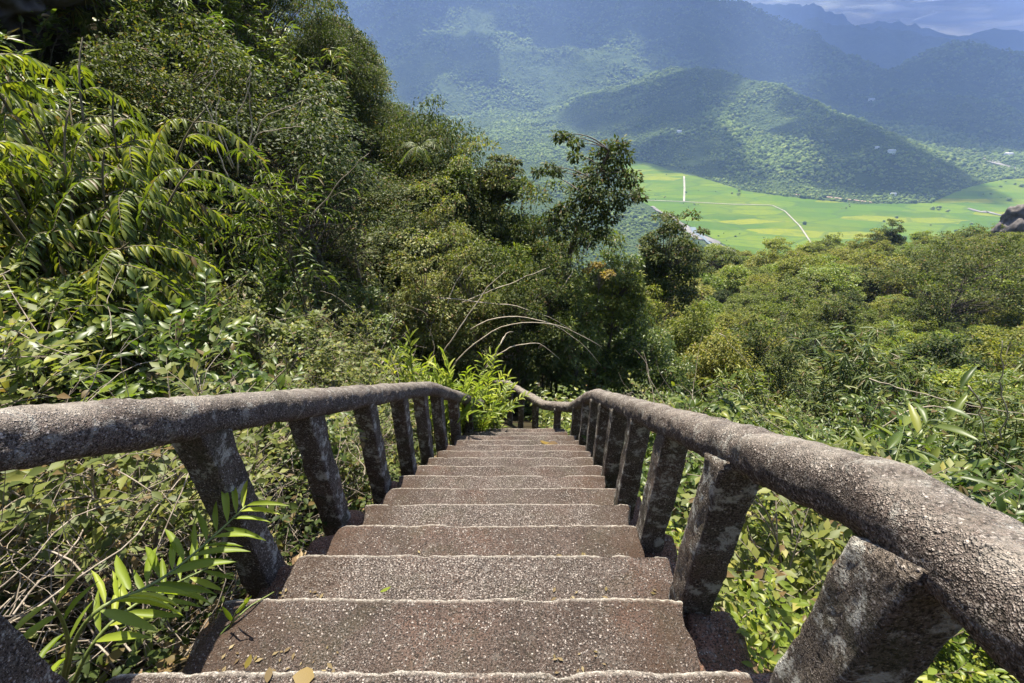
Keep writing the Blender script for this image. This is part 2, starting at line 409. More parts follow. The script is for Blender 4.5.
def build_land():
    th = np.concatenate([np.linspace(-62, 62, 470), np.linspace(62, 298, 40)[1:-1]]) * math.pi / 180
    rr = np.concatenate([np.geomspace(.35, 120, 200), np.geomspace(120, 8300, 330)[1:]])
    A, RR = np.meshgrid(th, rr); RR = np.minimum(RR, np.where(np.abs((A + math.pi) % (2 * math.pi) - math.pi) > 1.1, 150 + RR * .012, RR)); X = CAM[0] + RR * np.sin(A - YAW); Y = RR * np.cos(A - YAW)
    Z = land_h(X, Y)
    nr, nt_ = X.shape
    V = np.stack([X, Y, Z], -1).reshape(-1, 3)
    i = np.arange(nr - 1)[:, None] * nt_; j = np.arange(nt_)[None]; j2 = (j + 1) % nt_
    Q = np.stack([i + j, i + nt_ + j, i + nt_ + j2, i + j2], -1).reshape(-1, 4)
    c = np.array([[CAM[0], 0, float(land_h(CAM[0], 0.0))]]); V = np.vstack([V, c]); e = len(V) - 1
    jj = np.arange(nt_); T = np.stack([np.full(nt_, e), jj, (jj + 1) % nt_], -1)
    me = new_mesh('terrain', V, Q, T, smooth=True)
    m, nt, out = mat('forest floor')
    g = N_(nt, 'ShaderNodeNewGeometry'); pos = g.outputs['Position']
    near = ramp(nt, noise(nt, pos, 2.2, 6, .65), [(.35, (.022, .017, .010)), (.52, (.046, .036, .021)), (.68, (.036, .042, .016))])
    far = ramp(nt, noise(nt, pos, .03, 6, .7), [(.33, (.040, .066, .022)), (.55, (.062, .094, .028)), (.72, (.10, .125, .038))])
    sp = N_(nt, 'ShaderNodeSeparateXYZ'); nt.links.new(pos, sp.inputs[0])
    col = mixc(nt, ramp(nt, math_(nt, 'DIVIDE', sp.outputs[1], 300.0), [(.1, (0, 0, 0)), (.5, (1, 1, 1))]), near, far)
    p = N_(nt, 'ShaderNodeBsdfPrincipled'); p.inputs['Roughness'].default_value = .95; p.inputs['Specular IOR Level'].default_value = .1
    nt.links.new(col, p.inputs['Base Color'])
    hgt = math_(nt, 'ADD', math_(nt, 'MULTIPLY', noise(nt, pos, .06, 6, .7), 22.0), 0.0)
    b = N_(nt, 'ShaderNodeBump'); b.inputs['Strength'].default_value = .8; b.inputs['Distance'].default_value = 1.0
    nt.links.new(math_(nt, 'MULTIPLY', hgt, ramp(nt, math_(nt, 'DIVIDE', sp.outputs[1], 900.0), [(.2, (0, 0, 0)), (.9, (1, 1, 1))])), b.inputs['Height'])
    b2 = N_(nt, 'ShaderNodeBump'); b2.inputs['Strength'].default_value = 1.0; b2.inputs['Distance'].default_value = .05
    nt.links.new(noise(nt, pos, 11, 8, .75), b2.inputs['Height']); nt.links.new(b.outputs[0], b2.inputs['Normal'])
    nt.links.new(b2.outputs[0], p.inputs['Normal'])
    nt.links.new(p.outputs[0], out.inputs['Surface'])
    tag(link('terrain', me, m), kind='structure')
build_land()

# ---- valley floor: rice fields, river bed, tracks (sheets lying on the plain)
def poly_px(pts, z): return np.array([at_z(px, py, z) for px, py in pts])
def fan_sheet(name, P, m, kind='structure'):
    import bmesh
    bm = bmesh.new(); bm.faces.new([bm.verts.new(p) for p in P]); bmesh.ops.triangulate(bm, faces=bm.faces[:])
    me = bpy.data.meshes.new(name); bm.to_mesh(me); bm.free()
    if len(me.polygons) and me.polygons[0].normal.z < 0: me.flip_normals()
    return tag(link(name, me, m), kind=kind)
FIELD_PX = [(618, 157), (650, 163), (690, 174), (745, 191), (800, 198), (860, 204), (930, 203), (965, 188), (1000, 180), (1100, 172), (1300, 172), (1300, 300), (760, 300), (735, 250), (690, 226), (640, 201), (622, 180)]
FIELD = poly_px(FIELD_PX, VALLEY + .5)
def in_poly(x, y, P):
    r = np.zeros(np.shape(x), bool); j = len(P) - 1
    for i in range(len(P)):
        xi, yi, xj, yj = P[i][0], P[i][1], P[j][0], P[j][1]
        r ^= ((yi > y) != (yj > y)) & (x < (xj - xi) * (y - yi) / (yj - yi + 1e-12) + xi); j = i
    return r
def field_mat():
    m, nt, out = mat('rice fields')
    g = N_(nt, 'ShaderNodeNewGeometry'); pos = g.outputs['Position']
    mp = N_(nt, 'ShaderNodeMapping'); mp.inputs['Rotation'].default_value = (0, 0, .35); mp.inputs['Scale'].default_value = (.010, .028, 1)
    nt.links.new(pos, mp.inputs[0])
    vo = N_(nt, 'ShaderNodeTexVoronoi', distance='CHEBYCHEV'); vo.inputs['Scale'].default_value = 1.0; vo.inputs['Randomness'].default_value = .75
    nt.links.new(mp.outputs[0], vo.inputs['Vector'])
    sep = N_(nt, 'ShaderNodeSeparateColor'); nt.links.new(vo.outputs['Color'], sep.inputs[0])
    col = ramp(nt, sep.outputs[0], [(0, (.050, .100, .004)), (.5, (.074, .135, .004)), (.8, (.105, .158, .004)), (1, (.18, .19, .005))])
    big = noise(nt, pos, .006, 4, .6)
    col = mixc(nt, ramp(nt, big, [(.45, (0, 0, 0)), (.68, (.7,) * 3)]), col, (.145, .170, .004))
    st = noise(nt, mp.outputs[0], 2.2, 6, .7)
    col = mixc(nt, ramp(nt, st, [(.52, (0, 0, 0)), (.70, (.7,) * 3)]), col, (.042, .085, .014))
    # dykes between the plots, ditches and crop rows
    ve = N_(nt, 'ShaderNodeTexVoronoi', feature='DISTANCE_TO_EDGE'); ve.inputs['Scale'].default_value = 1.0; ve.inputs['Randomness'].default_value = .75
    nt.links.new(mp.outputs[0], ve.inputs['Vector'])
    col = mixc(nt, ramp(nt, ve.outputs['Distance'], [(.02, (.5,) * 3), (.06, (0, 0, 0))]), col, (.045, .08, .018))
    v2 = N_(nt, 'ShaderNodeTexVoronoi', feature='DISTANCE_TO_EDGE'); v2.inputs['Scale'].default_value = 3.1; v2.inputs['Randomness'].default_value = .8
    nt.links.new(mp.outputs[0], v2.inputs['Vector'])
    col = mixc(nt, ramp(nt, v2.outputs['Distance'], [(.03, (.22,) * 3), (.12, (0, 0, 0))]), col, (.07, .12, .02))
    fn = noise(nt, pos, .16, 5, .75)
    col = mixc(nt, ramp(nt, fn, [(.50, (0, 0, 0)), (.70, (.45,) * 3)]), col, (.06, .11, .02))
    p = N_(nt, 'ShaderNodeBsdfPrincipled'); p.inputs['Roughness'].default_value = .9; p.inputs['Specular IOR Level'].default_value = .1
    nt.links.new(col, p.inputs['Base Color'])
    nt.links.new(p.outputs[0], out.inputs['Surface']); return m
fan_sheet('field', FIELD, field_mat())
def strip(name, px, w, z, m, jit=0.0):
    P = np.array([at_z(a, b, z) for a, b in px]); n = 14 * (len(P) - 1)
    t = np.linspace(0, len(P) - 1, n); Q = np.stack([np.interp(t, np.arange(len(P)), P[:, k]) for k in range(3)], -1)
    if jit: Q[:, 0] += jit * fbm(t * 1.7, 0, 0, 5); Q[:, 1] += jit * fbm(t * 1.7, 3, 0, 6)
    d = nrm(np.gradient(Q, axis=0)); s = np.stack([d[:, 1], -d[:, 0], 0 * t], -1)
    ww = (w if np.isscalar(w) else np.interp(t, np.arange(len(P)), w)) * (1 + (.5 * fbm(t * 2.3, 9, 0, 8) if jit else 0)); ww = np.broadcast_to(ww, (n,))[:, None]
    V = np.vstack([Q - s * ww / 2, Q + s * ww / 2]); i = np.arange(n - 1)
    me = new_mesh(name, V, np.stack([i, i + n, i + n + 1, i + 1], -1))
    if me.polygons[0].normal.z < 0: me.flip_normals()
    return tag(link(name, me, m), kind='structure')
M_ROAD = flat_mat('pale concrete track', (.30, .28, .23), .9, .05, (.22, .20, .16))
M_GRAV = flat_mat('river gravel', (.22, .20, .18), .95, .04, (.13, .12, .105))
M_WATER = flat_mat('shallow river water', (.16, .19, .19), .2)
strip('path', [(684, 176), (684.5, 188), (684, 201)], 4, VALLEY + 1.0, M_ROAD)
strip('path', [(600, 196), (645, 200), (684, 201.5), (730, 204), (772, 205), (785, 211), (800, 226), (812, 244), (820, 256)], 2.8, VALLEY + 1.3, M_ROAD)
strip('river_bed', [(648, 206), (668, 214), (690, 228), (712, 243), (740, 256), (790, 285)], [5, 9, 18, 20, 20, 20], VALLEY + 1.6, M_GRAV, 8)
strip('river', [(690, 227), (700, 236), (715, 246), (740, 258)], 9, VALLEY + 2.0, M_WATER, 4)
strip('river_bank', [(965, 208), (985, 212), (1010, 216), (1060, 224)], [6, 14, 12, 16], VALLEY + 1.6, M_GRAV, 6)
strip('path', [(790, 194), (830, 197), (872, 202)], 6, VALLEY + 1.2, flat_mat('bare earth track', (.30, .21, .15), .95))
strip('river', [(985, 158), (1005, 166), (1030, 172), (1080, 180)], 26, VALLEY + 2.0, M_GRAV, 8)
# ------------------------------------------------------------------ staircase
ND, NR, Y0 = .34, .245, .63          # tread depth, riser, nose of step 0
NL, NU = -5, 15
def axis_x(y):  # the flight drifts left after its first straight run
    return -.055 * max(0, y - 4.0) ** 1.6
def nose(n):
    y = Y0 + n * ND; z = -n * NR
    return y, z
stair = thing('staircase', (0, 0, 0), 'long steep flight of worn brown concrete steps running down between the two railings', 'staircase')
srg = np.random.default_rng(21)
def build_step(n):
    yn, z = nose(n); yb = yn - ND - .02
    ax = axis_x(yn)
    taper = .06 * max(0, yn - 4.0)
    xl = -.80 + srg.uniform(-.055, .03) + ax + taper; xr = .775 + srg.uniform(-.04, .035) + ax - taper
    if n == 1: xl, xr = -.83, .725
    if n == 0: xl, xr = -.88, .80
    if n >= 3: xl += .05 * (n % 2)
    nx = 320 if n < 5 else (160 if n < 9 else 70)
    xs = np.linspace(xl, xr, nx)
    # profile from the back of the tread to the foot of the riser
    pr = [(yb, 0, 0)] + [(yb + (yn - yb) * t, 0, 1) for t in (.2, .4, .6, .75, .86, .945)] + [(yn - .012, -.001, 2), (yn - .004, -.006, 2), (yn, -.014, 2), (yn + .001, -.05, 1), (yn - .004, -.12, 1), (yn - .008, -NR - .09, 0)]
    V = []
    for k, (py, pz, w) in enumerate(pr):
        e = fbm(xs * 7, n * 3.7, py * 6, 40, 5) ; e2 = fbm(xs * 70, n * 5.1 + 2, py * 50, 44, 3)
        yy = py + (.003 * e + .0016 * e2) * (w > 0) + (-.012 * np.maximum(0, fbm(xs * 5, n * 9.1, 0, 47, 3) - .45)) * (w == 2) * 2
        zz = z + pz + (.004 * e + .0010 * e2) * (w > 0) - .010 * np.maximum(0, fbm(xs * 5, n * 9.1, 0, 47, 3) - .45) * (w == 2) - .004 * sstep(.6, .0, abs(0)) * 0
        xx = xs.copy()
        yy = yy + .066 * xs
        edge = .025 * fbm(py * 9, n * 2.2, pz * 9, 50, 4)
        xx = xx + edge * np.linspace(-1, 1, nx) ** 5
        zz = zz - .012 * np.abs(np.linspace(-1, 1, nx)) ** 40
        V.append(np.stack([xx, np.broadcast_to(yy, xx.shape), np.broadcast_to(zz, xx.shape)], -1))
    m = len(pr); V = np.array(V)
    V = np.concatenate([V, (V[-1] + [0, -.25, 0])[None], (V[0] + [0, 0, -NR - .09])[None]]); m += 2
    G_ = V.reshape(-1, 3)
    i = np.arange(m)[:, None] * nx; i2 = ((np.arange(m) + 1) % m)[:, None] * nx; j = np.arange(nx - 1)[None]
    Q = np.stack([i + j, i + j + 1, i2 + j + 1, i2 + j], -1).reshape(-1, 4)[:, ::-1]
    b = MB(); b.add(G_, Q)
    for side in (0, nx - 1):
        c = V[:, side].mean(0); k = len(G_)
        ring = V[:, side]; r2 = np.vstack([ring, c]); ii = np.arange(m)
        b.add(r2, None, np.stack([np.full(m, m), ii, (ii + 1) % m], -1) if side else np.stack([np.full(m, m), (ii + 1) % m, ii], -1))
    me = b.mesh('step', True)
    wv = np.zeros(len(me.vertices), np.float32)
    for kk_, ww_ in ((7, .35), (8, 1.0), (9, .4)): wv[kk_ * nx:(kk_ + 1) * nx] = ww_
    at = me.attributes.new('wear_or_lit_top', 'FLOAT', 'POINT'); at.data.foreach_set('value', wv)
    av = me.attributes.new('gravel', 'FLOAT', 'POINT'); gb = {0: .5, 1: .18, 2: 1.0, 3: .15, 4: .85, 5: .3, 6: .6, 7: .25, 8: .55}.get(n, .4)
    uu = np.abs(np.linspace(-1, 1, nx)); ua = np.resize(np.concatenate([np.tile(uu, m), np.zeros(len(me.vertices) - m * nx)]), len(me.vertices))
    av.data.foreach_set('value', (gb * (1.2 - .75 * ua ** 3)).astype(np.float32))
    ad = me.attributes.new('dirt', 'FLOAT', 'POINT'); ad.data.foreach_set('value', (sstep(.60, 1.0, ua)).astype(np.float32))
    link('step', me, M_STEP, stair)
for n in range(NL, NU): build_step(n)
# broken kerb left along the ends of the treads
def kerb(x, y, z, sx, sy, sz, seed):
    u = np.linspace(0, math.pi, 26)[:, None]; v = np.linspace(0, 2 * math.pi, 48, endpoint=False)[None]
    q = lambda a: np.sign(a) * np.abs(a) ** .35
    X = q(np.sin(u)) * q(np.cos(v)); Y = q(np.sin(u)) * q(np.sin(v)); Z = q(np.cos(u)) + 0 * v
    P = np.stack([x + X * sx, y + Y * sy, z + Z * sz], -1)
    e = 1 + .16 * fbm(P[..., 0] * 9, P[..., 1] * 9, P[..., 2] * 9, seed, 5)
    P = np.array([x, y, z]) + (P - [x, y, z]) * e[..., None]
    i = np.arange(25)[:, None] * 48; j = np.arange(48)[None]; j2 = (j + 1) % 48
    b = MB(); b.add(P.reshape(-1, 3), np.stack([i + j, i + 48 + j, i + 48 + j2, i + j2], -1).reshape(-1, 4)); link('kerb', b.mesh('kerb', False), M_KERB, stair)
for n, s_, dz in [(0, 1, -.03), (1, 1, -.07), (2, 1, -.05), (3, 1, -.06), (5, 1, -.06), (0, -1, -.05), (1, -1, -.10), (2, -1, -.06), (3, -1, -.05), (4, -1, -.07), (6, -1, -.05)]:
    yn, z = nose(n); x = s_ * .80; kerb(x + .02 * s_, yn - .17 + .066 * x, z + dz - .16, .11, .19, .16, 7 * n + 3 + s_)
# sloping stringer under the flight
b = MB()
for n in range(NL, NU):
    yn, z = nose(n); ax = axis_x(yn)
    b.box((-.70 + ax, yn - ND + .03, z - .62), (.70 + ax, yn - .03, z - .30))
link('stringer', b.mesh('stringer'), M_POST, stair)

# ------------------------------------------------------------------ railings
def nosing_z(y): return (.63 * .72058) - .72058 * y
def displaced_tube(name, P, rad, m, parent, k=40, seg=.018, amp=1.0, seed=0, flat=.9):
    P = np.asarray(P, float)
    d = np.concatenate([[0], np.cumsum(np.linalg.norm(np.diff(P, axis=0), axis=1))])
    # smooth the polyline
    n = int(d[-1] / seg); t = np.linspace(0, d[-1], n)
    Q = np.stack([np.interp(t, d, P[:, i]) for i in range(3)], -1)
    w = max(1, int(.13 / seg)); ker = np.hanning(2 * w + 3)[1:-1]; ker /= ker.sum()
    Qp = np.vstack([Q[0] + (Q[0] - Q[1]) * np.arange(len(ker) // 2, 0, -1)[:, None], Q, Q[-1] + (Q[-1] - Q[-2]) * np.arange(1, len(ker) // 2 + 1)[:, None]])
    Q = np.stack([np.convolve(Qp[:, i], ker, 'valid') for i in range(3)], -1)
    n = len(Q)
    T = nrm(np.gradient(Q, axis=0)); A = nrm(np.cross(T, [0, 0, 1.0])); B = np.cross(A, T)
    a = np.arange(k) / k * 2 * math.pi
    ca, sa = np.cos(a), np.sin(a)
    se = (np.abs(ca) ** 2.6 + np.abs(sa) ** 2.6) ** (-1 / 2.6)   # a rounded square section
    r = np.interp(t[:n] if len(t) >= n else np.linspace(0, d[-1], n), d, np.broadcast_to(rad, (len(d),)))
    V = Q[:, None] + r[:, None, None] * (A[:, None] * (ca * se)[None, :, None] + B[:, None] * (sa * se * flat)[None, :, None])
    X, Y, Z = V[..., 0], V[..., 1], V[..., 2]
    e = .0065 * fbm(X * 6, Y * 6, Z * 6, 60 + seed, 4) + .0045 * fbm(X * 38, Y * 38, Z * 38, 66 + seed, 3)
    V = V + (e * amp)[..., None] * nrm(V - Q[:, None])
    G_ = V.reshape(-1, 3); i = np.arange(n - 1)[:, None] * k; j = np.arange(k)[None]; j2 = (j + 1) % k
    b = MB(); b.add(np.vstack([G_, Q[0], Q[-1]]), np.stack([i + j, i + j2, i + k + j2, i + k + j], -1).reshape(-1, 4),
        np.vstack([np.stack([np.full(k, n * k), (np.arange(k) + 1) % k, np.arange(k)], -1), np.stack([np.full(k, n * k + 1), (n - 1) * k + np.arange(k), (n - 1) * k + (np.arange(k) + 1) % k], -1)]))
    me = b.mesh(name, True)
    wv = np.zeros((n, k), np.float32) + np.clip((sa - .35) / .5, 0, 1)[None]  # upper side of the rail, painted paler for the sunlight on it
    at = me.attributes.new('wear_or_lit_top', 'FLOAT', 'POINT'); at.data.foreach_set('value', np.concatenate([wv.ravel(), [0, 0]]).astype(np.float32))
    return link(name, me, m, parent)
def post(parent, x, y, ztop, zbot, w=.135, d=.125, rot=0.0, seed=0):
    r = np.random.default_rng(seed)
    nz = 34; k = 12   # points per side
    zs = np.linspace(zbot, ztop, nz)
    u = np.linspace(-1, 1, k + 1)[:-1]
    ring = np.concatenate([np.stack([u, -np.ones(k)], -1), np.stack([np.ones(k), u], -1), np.stack([-u, np.ones(k)], -1), np.stack([-np.ones(k), -u], -1)])
    rr = np.abs(ring).max(1) / (np.abs(ring[:, 0]) ** 22 + np.abs(ring[:, 1]) ** 22) ** (1 / 22)
    ring = ring * rr[:, None]
    lean = r.uniform(-.012, .012, 2)
    V = []
    for i, z in enumerate(zs):
        t = i / (nz - 1)
        fl = 1 + .06 * sstep(.80, 1.0, t)
        p = ring * [w / 2 * fl, d / 2 * fl]
        c, s = math.cos(rot), math.sin(rot); p = p @ np.array([[c, s], [-s, c]])
        P = np.stack([x + p[:, 0] + lean[0] * t, y + p[:, 1] + lean[1] * t, np.full(len(p), z)], -1)
        P[:, 2] -= .72 * (P[:, 1] - y) * t ** 4     # the head is cut to the slope of the rail
        e = .006 * fbm(P[:, 0] * 9, P[:, 1] * 9, P[:, 2] * 9, 80 + seed, 4) + .003 * fbm(P[:, 0] * 45, P[:, 1] * 45, P[:, 2] * 45, 90 + seed, 2)
        P[:, :2] += nrm(P[:, :2] - [x, y]) * e[:, None]
        V.append(P)
    V = np.array(V); kk = len(ring); G_ = V.reshape(-1, 3)
    i = np.arange(nz - 1)[:, None] * kk; j = np.arange(kk)[None]; j2 = (j + 1) % kk
    b = MB(); b.add(np.vstack([G_, [x, y, ztop]]), np.stack([i + j, i + j2, i + kk + j2, i + kk + j], -1).reshape(-1, 4), np.stack([np.full(kk, nz * kk), (nz - 1) * kk + np.arange(kk), (nz - 1) * kk + (np.arange(kk) + 1) % kk], -1))
    link('post', b.mesh('post', False), M_POST, parent)

# right-hand railing (as one walks down)
RX, RR_ = .80, .073
def rail_r(y):   # centre height
    z = nosing_z(max(y, .58)) + .783 - RR_
    if y < .58: z += (.58 - y) * .36
    if y > 4.2: z -= (y - 4.2) * .28
    return z
rr = thing('concrete_railing', (0, 0, 0), 'thick rough concrete handrail with square posts on the valley side, bending sharply near the viewer', 'railing', 'railings of the staircase')
ys = [-1.2, -.7, -.3, 0, .2, .4, .58, .8, 1.1, 1.5, 2, 2.5, 3, 3.5, 4.0, 4.4, 4.8, 5.2]
P = [(RX + (axis_x(y) * .9 - .05 * max(0, y - 4.0)), y, rail_r(y)) for y in ys]
P += [(.30, 5.9, rail_r(5.2) - .55), (-.02, 6.8, rail_r(5.2) - 1.05), (-.40, 8.0, rail_r(5.2) - 1.75), (-1.0, 9.3, rail_r(5.2) - 2.7)]
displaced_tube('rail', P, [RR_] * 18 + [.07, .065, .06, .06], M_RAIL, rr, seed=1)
PR = np.array(P)
for k, y in enumerate([-.62, -.08, .50, 1.08, 1.65, 2.22, 2.79, 3.34, 3.88, 4.40, 4.92, 5.5, 6.2, 7.0, 7.8]):
    x = np.interp(y, PR[:, 1], PR[:, 0]); z = np.interp(y, PR[:, 1], PR[:, 2])
    post(rr, x - .015, y, z - .035, z - 1.02, seed=k, w=.112 if y < 5 else .10, d=.125)
# left-hand railing
LX, LR = -.92, .076
def rail_l(y):
    z = nosing_z(y) + .793 - LR
    if y > 4.05: z -= (y - 4.05) * .20
    if y < .2: z -= (.2 - y) * .3
    return z
lr = thing('concrete_railing', (0, 0, 0), 'rough concrete handrail with square posts on the uphill forest side, above the dry twigs', 'railing', 'railings of the staircase')
ys = [-1.0, -.5, 0, .5, 1, 1.5, 2, 2.5, 3, 3.5, 4.05, 4.5, 5.0, 5.5, 6.1]
P = [(LX + .16 * max(0, y - 4.0) ** 1.1 * .9, y, rail_l(y)) for y in ys]
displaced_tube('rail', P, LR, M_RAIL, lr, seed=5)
PL = np.array(P)
for k, y in enumerate([-.75, -.15, .44, 1.21, 1.84, 2.50, 3.14, 3.72, 4.25, 4.75, 5.25, 5.75]):
    x = np.interp(y, PL[:, 1], PL[:, 0]); z = np.interp(y, PL[:, 1], PL[:, 2])
    post(lr, x - .008, y, z - .035, z - 1.02, seed=40 + k, w=.115, d=.125)
# ------------------------------------------------------------------ plant prototypes
def perp(v, r):
    a = r.normal(size=3); a -= v * (a @ v); return a / np.linalg.norm(a)
UP = np.array([0, 0, 1.0])
def along(lb, r, P, n, L, W, ang=55, t0=.15, up=.25, droop=1.0, jit=.35, alt=True, hang=0.0):
    """leaves set alternately along a curve P"""
    ts = np.linspace(t0, 1, n); idx = ts * (len(P) - 1); i0 = np.minimum(idx.astype(int), len(P) - 2); f = (idx - i0)[:, None]
    pos = P[i0] * (1 - f) + P[i0 + 1] * f; T = nrm(P[i0 + 1] - P[i0])
    side = nrm(np.cross(T, UP) + 1e-4 * r.normal(size=(n, 3)))
    s = np.where(np.arange(n) % 2 == 0, 1.0, -1.0)[:, None] if alt else np.sign(r.normal(size=(n, 1)))
    a = math.radians(ang) + r.normal(size=(n, 1)) * .22; a[-1] *= .2
    D = T * np.cos(a) + side * s * np.sin(a) + UP * up + r.normal(size=(n, 3)) * jit * .5 - UP * hang
    N = UP + r.normal(size=(n, 3)) * jit + np.cross(side * s, T) * .0
    l = L * r.uniform(.7, 1.15, n); lb.add(pos, D, N, l, W * l / L * r.uniform(.85, 1.15, n), droop * r.uniform(.5, 1.5, n))

def shrub(name, seed, H, S, nst, nbr, ntw, nl, L, W, m, stem_m, kind='fine', ang=55, up=.2, droop=1.0, hang=0.0, rad=.012, twl=.32, arch=.35, low=.25):
    r = np.random.default_rng(seed); lb = LB(kind); b = MB()
    for s in range(nst):
        a = r.uniform(0, 2 * math.pi); h = H * r.uniform(.65, 1.0); e = S * r.uniform(.25, 1.0)
        b0 = np.array([math.cos(a), math.sin(a), 0]) * .06 * S
        P = bez(b0, [e * .25 * math.cos(a), e * .25 * math.sin(a), h * .75], [e * math.cos(a), e * math.sin(a), h * (1 - arch * r.uniform(0, .6))], 10)
        b.tube(P, np.linspace(rad, rad * .35, 10), 5, False)
        for k in range(nbr):
            t = r.uniform(low, 1); i = min(8, int(t * 9)); p = P[i]; T = nrm(P[i + 1] - P[i])
            d = nrm(T * .7 + perp(T, r) * 1.0 + UP * .15); l = H * r.uniform(.22, .42) * (1.2 - .5 * t)
            B = bez(p, p + d * l * .5 + UP * l * .12, p + d * l + UP * l * r.uniform(-.25, .15), 7)
            b.tube(B, np.linspace(rad * .5, rad * .22, 7), 4, False)
            along(lb, r, B, max(3, nl // 2), L, W, ang, .3, up, droop, hang=hang)
            for q in range(ntw):
                i = r.integers(2, 6); p2 = B[i]; T2 = nrm(B[i + 1] - B[i]); d2 = nrm(T2 * .6 + perp(T2, r) * .9 + UP * .2)
                l2 = twl * H * r.uniform(.35, .75)
                B2 = bez(p2, p2 + d2 * l2 * .5 + UP * .03, p2 + d2 * l2 - UP * l2 * r.uniform(-.1, .3), 5)
                b.tube(B2, np.linspace(rad * .25, rad * .14, 5), 3, False)
                along(lb, r, B2, nl, L, W, ang, .1, up, droop, hang=hang)
    st = b.mesh(name + '_stem', True); st.materials.append(stem_m)
    return {'foliage': lb.mesh(name + '_foliage', m), 'stem': st}

def frond_shrub(name, seed, H, S, nst, nfr, m, stem_m, FL=.62, nl=14, L=.105, W=.031):
    """arching stems carrying drooping feathered leaves"""
    r = np.random.default_rng(seed); lb = LB('fine'); b = MB()
    for s in range(nst):
        a = r.uniform(0, 2 * math.pi); h = H * r.uniform(.5, 1.0); e = S * r.uniform(.2, 1.0)
        P = bez([.05 * math.cos(a), .05 * math.sin(a), 0], [e * .3 * math.cos(a), e * .3 * math.sin(a), h * .8], [e * math.cos(a), e * math.sin(a), h], 12)
        b.tube(P, np.linspace(.018, .006, 12), 5, False)
        for k in range(nfr):
            t = r.uniform(.3, 1); i = min(10, int(t * 11)); p = P[i]; az = r.uniform(0, 2 * math.pi)
            o = np.array([math.cos(az), math.sin(az), 0]) ; l = FL * r.uniform(.65, 1.1)
            B = bez(p, p + o * l * .5 + UP * l * r.uniform(.1, .32), p + o * l - UP * l * r.uniform(.05, .42), 9)
            b.tube(B, np.linspace(.005, .002, 9), 3, False)
            along(lb, r, B, nl * 2, L, W, 62, .12, -.05, 1.6, .18, hang=.35)
    st = b.mesh(name + '_stem', True); st.materials.append(stem_m)
    return {'foliage': lb.mesh(name + '_foliage', m), 'stem': st}

def bamboo(name, seed, H, S, nst, m, stem_m, L=.21, W=.034, nsp=9, nl=6, arch=.8):
    r = np.random.default_rng(seed); lb = LB('mid'); b = MB()
    for s in range(nst):
        a = r.uniform(0, 2 * math.pi); h = H * r.uniform(.6, 1.05); e = S * r.uniform(.3, 1.1)
        P = bez([.12 * math.cos(a), .12 * math.sin(a), 0], [e * .2 * math.cos(a), e * .2 * math.sin(a), h * 1.05], [e * math.cos(a), e * math.sin(a), h * (1 - arch * .35 * r.uniform(.3, 1))], 14)
        b.tube(P, np.linspace(.014, .003, 14), 5, False)
        for k in range(nsp):
            i = r.integers(4, 13); p = P[i]; d = nrm(rdir(1, r)[0] * [1, 1, .4] + UP * .1); l = H * r.uniform(.1, .24)
            B = bez(p, p + d * l * .5 + UP * l * .15, p + d * l - UP * l * .3, 6); b.tube(B, [.003] * 6, 3, False)
            for q in range(3):
                j = r.integers(2, 6); n = nl; c = B[j]
                az = r.uniform(0, 2 * math.pi, n); D = np.stack([np.cos(az), np.sin(az), r.uniform(-.9, .25, n)], -1) + d * .6
                lb.add(np.repeat(c[None], n, 0) + r.normal(size=(n, 3)) * .02, D, UP + r.normal(size=(n, 3)) * .3, L * r.uniform(.6, 1.2, n), W * r.uniform(.8, 1.2, n), 1.6)
    st = b.mesh(name + '_stem', True); st.materials.append(stem_m)
    return {'foliage': lb.mesh(name + '_foliage', m), 'stem': st}

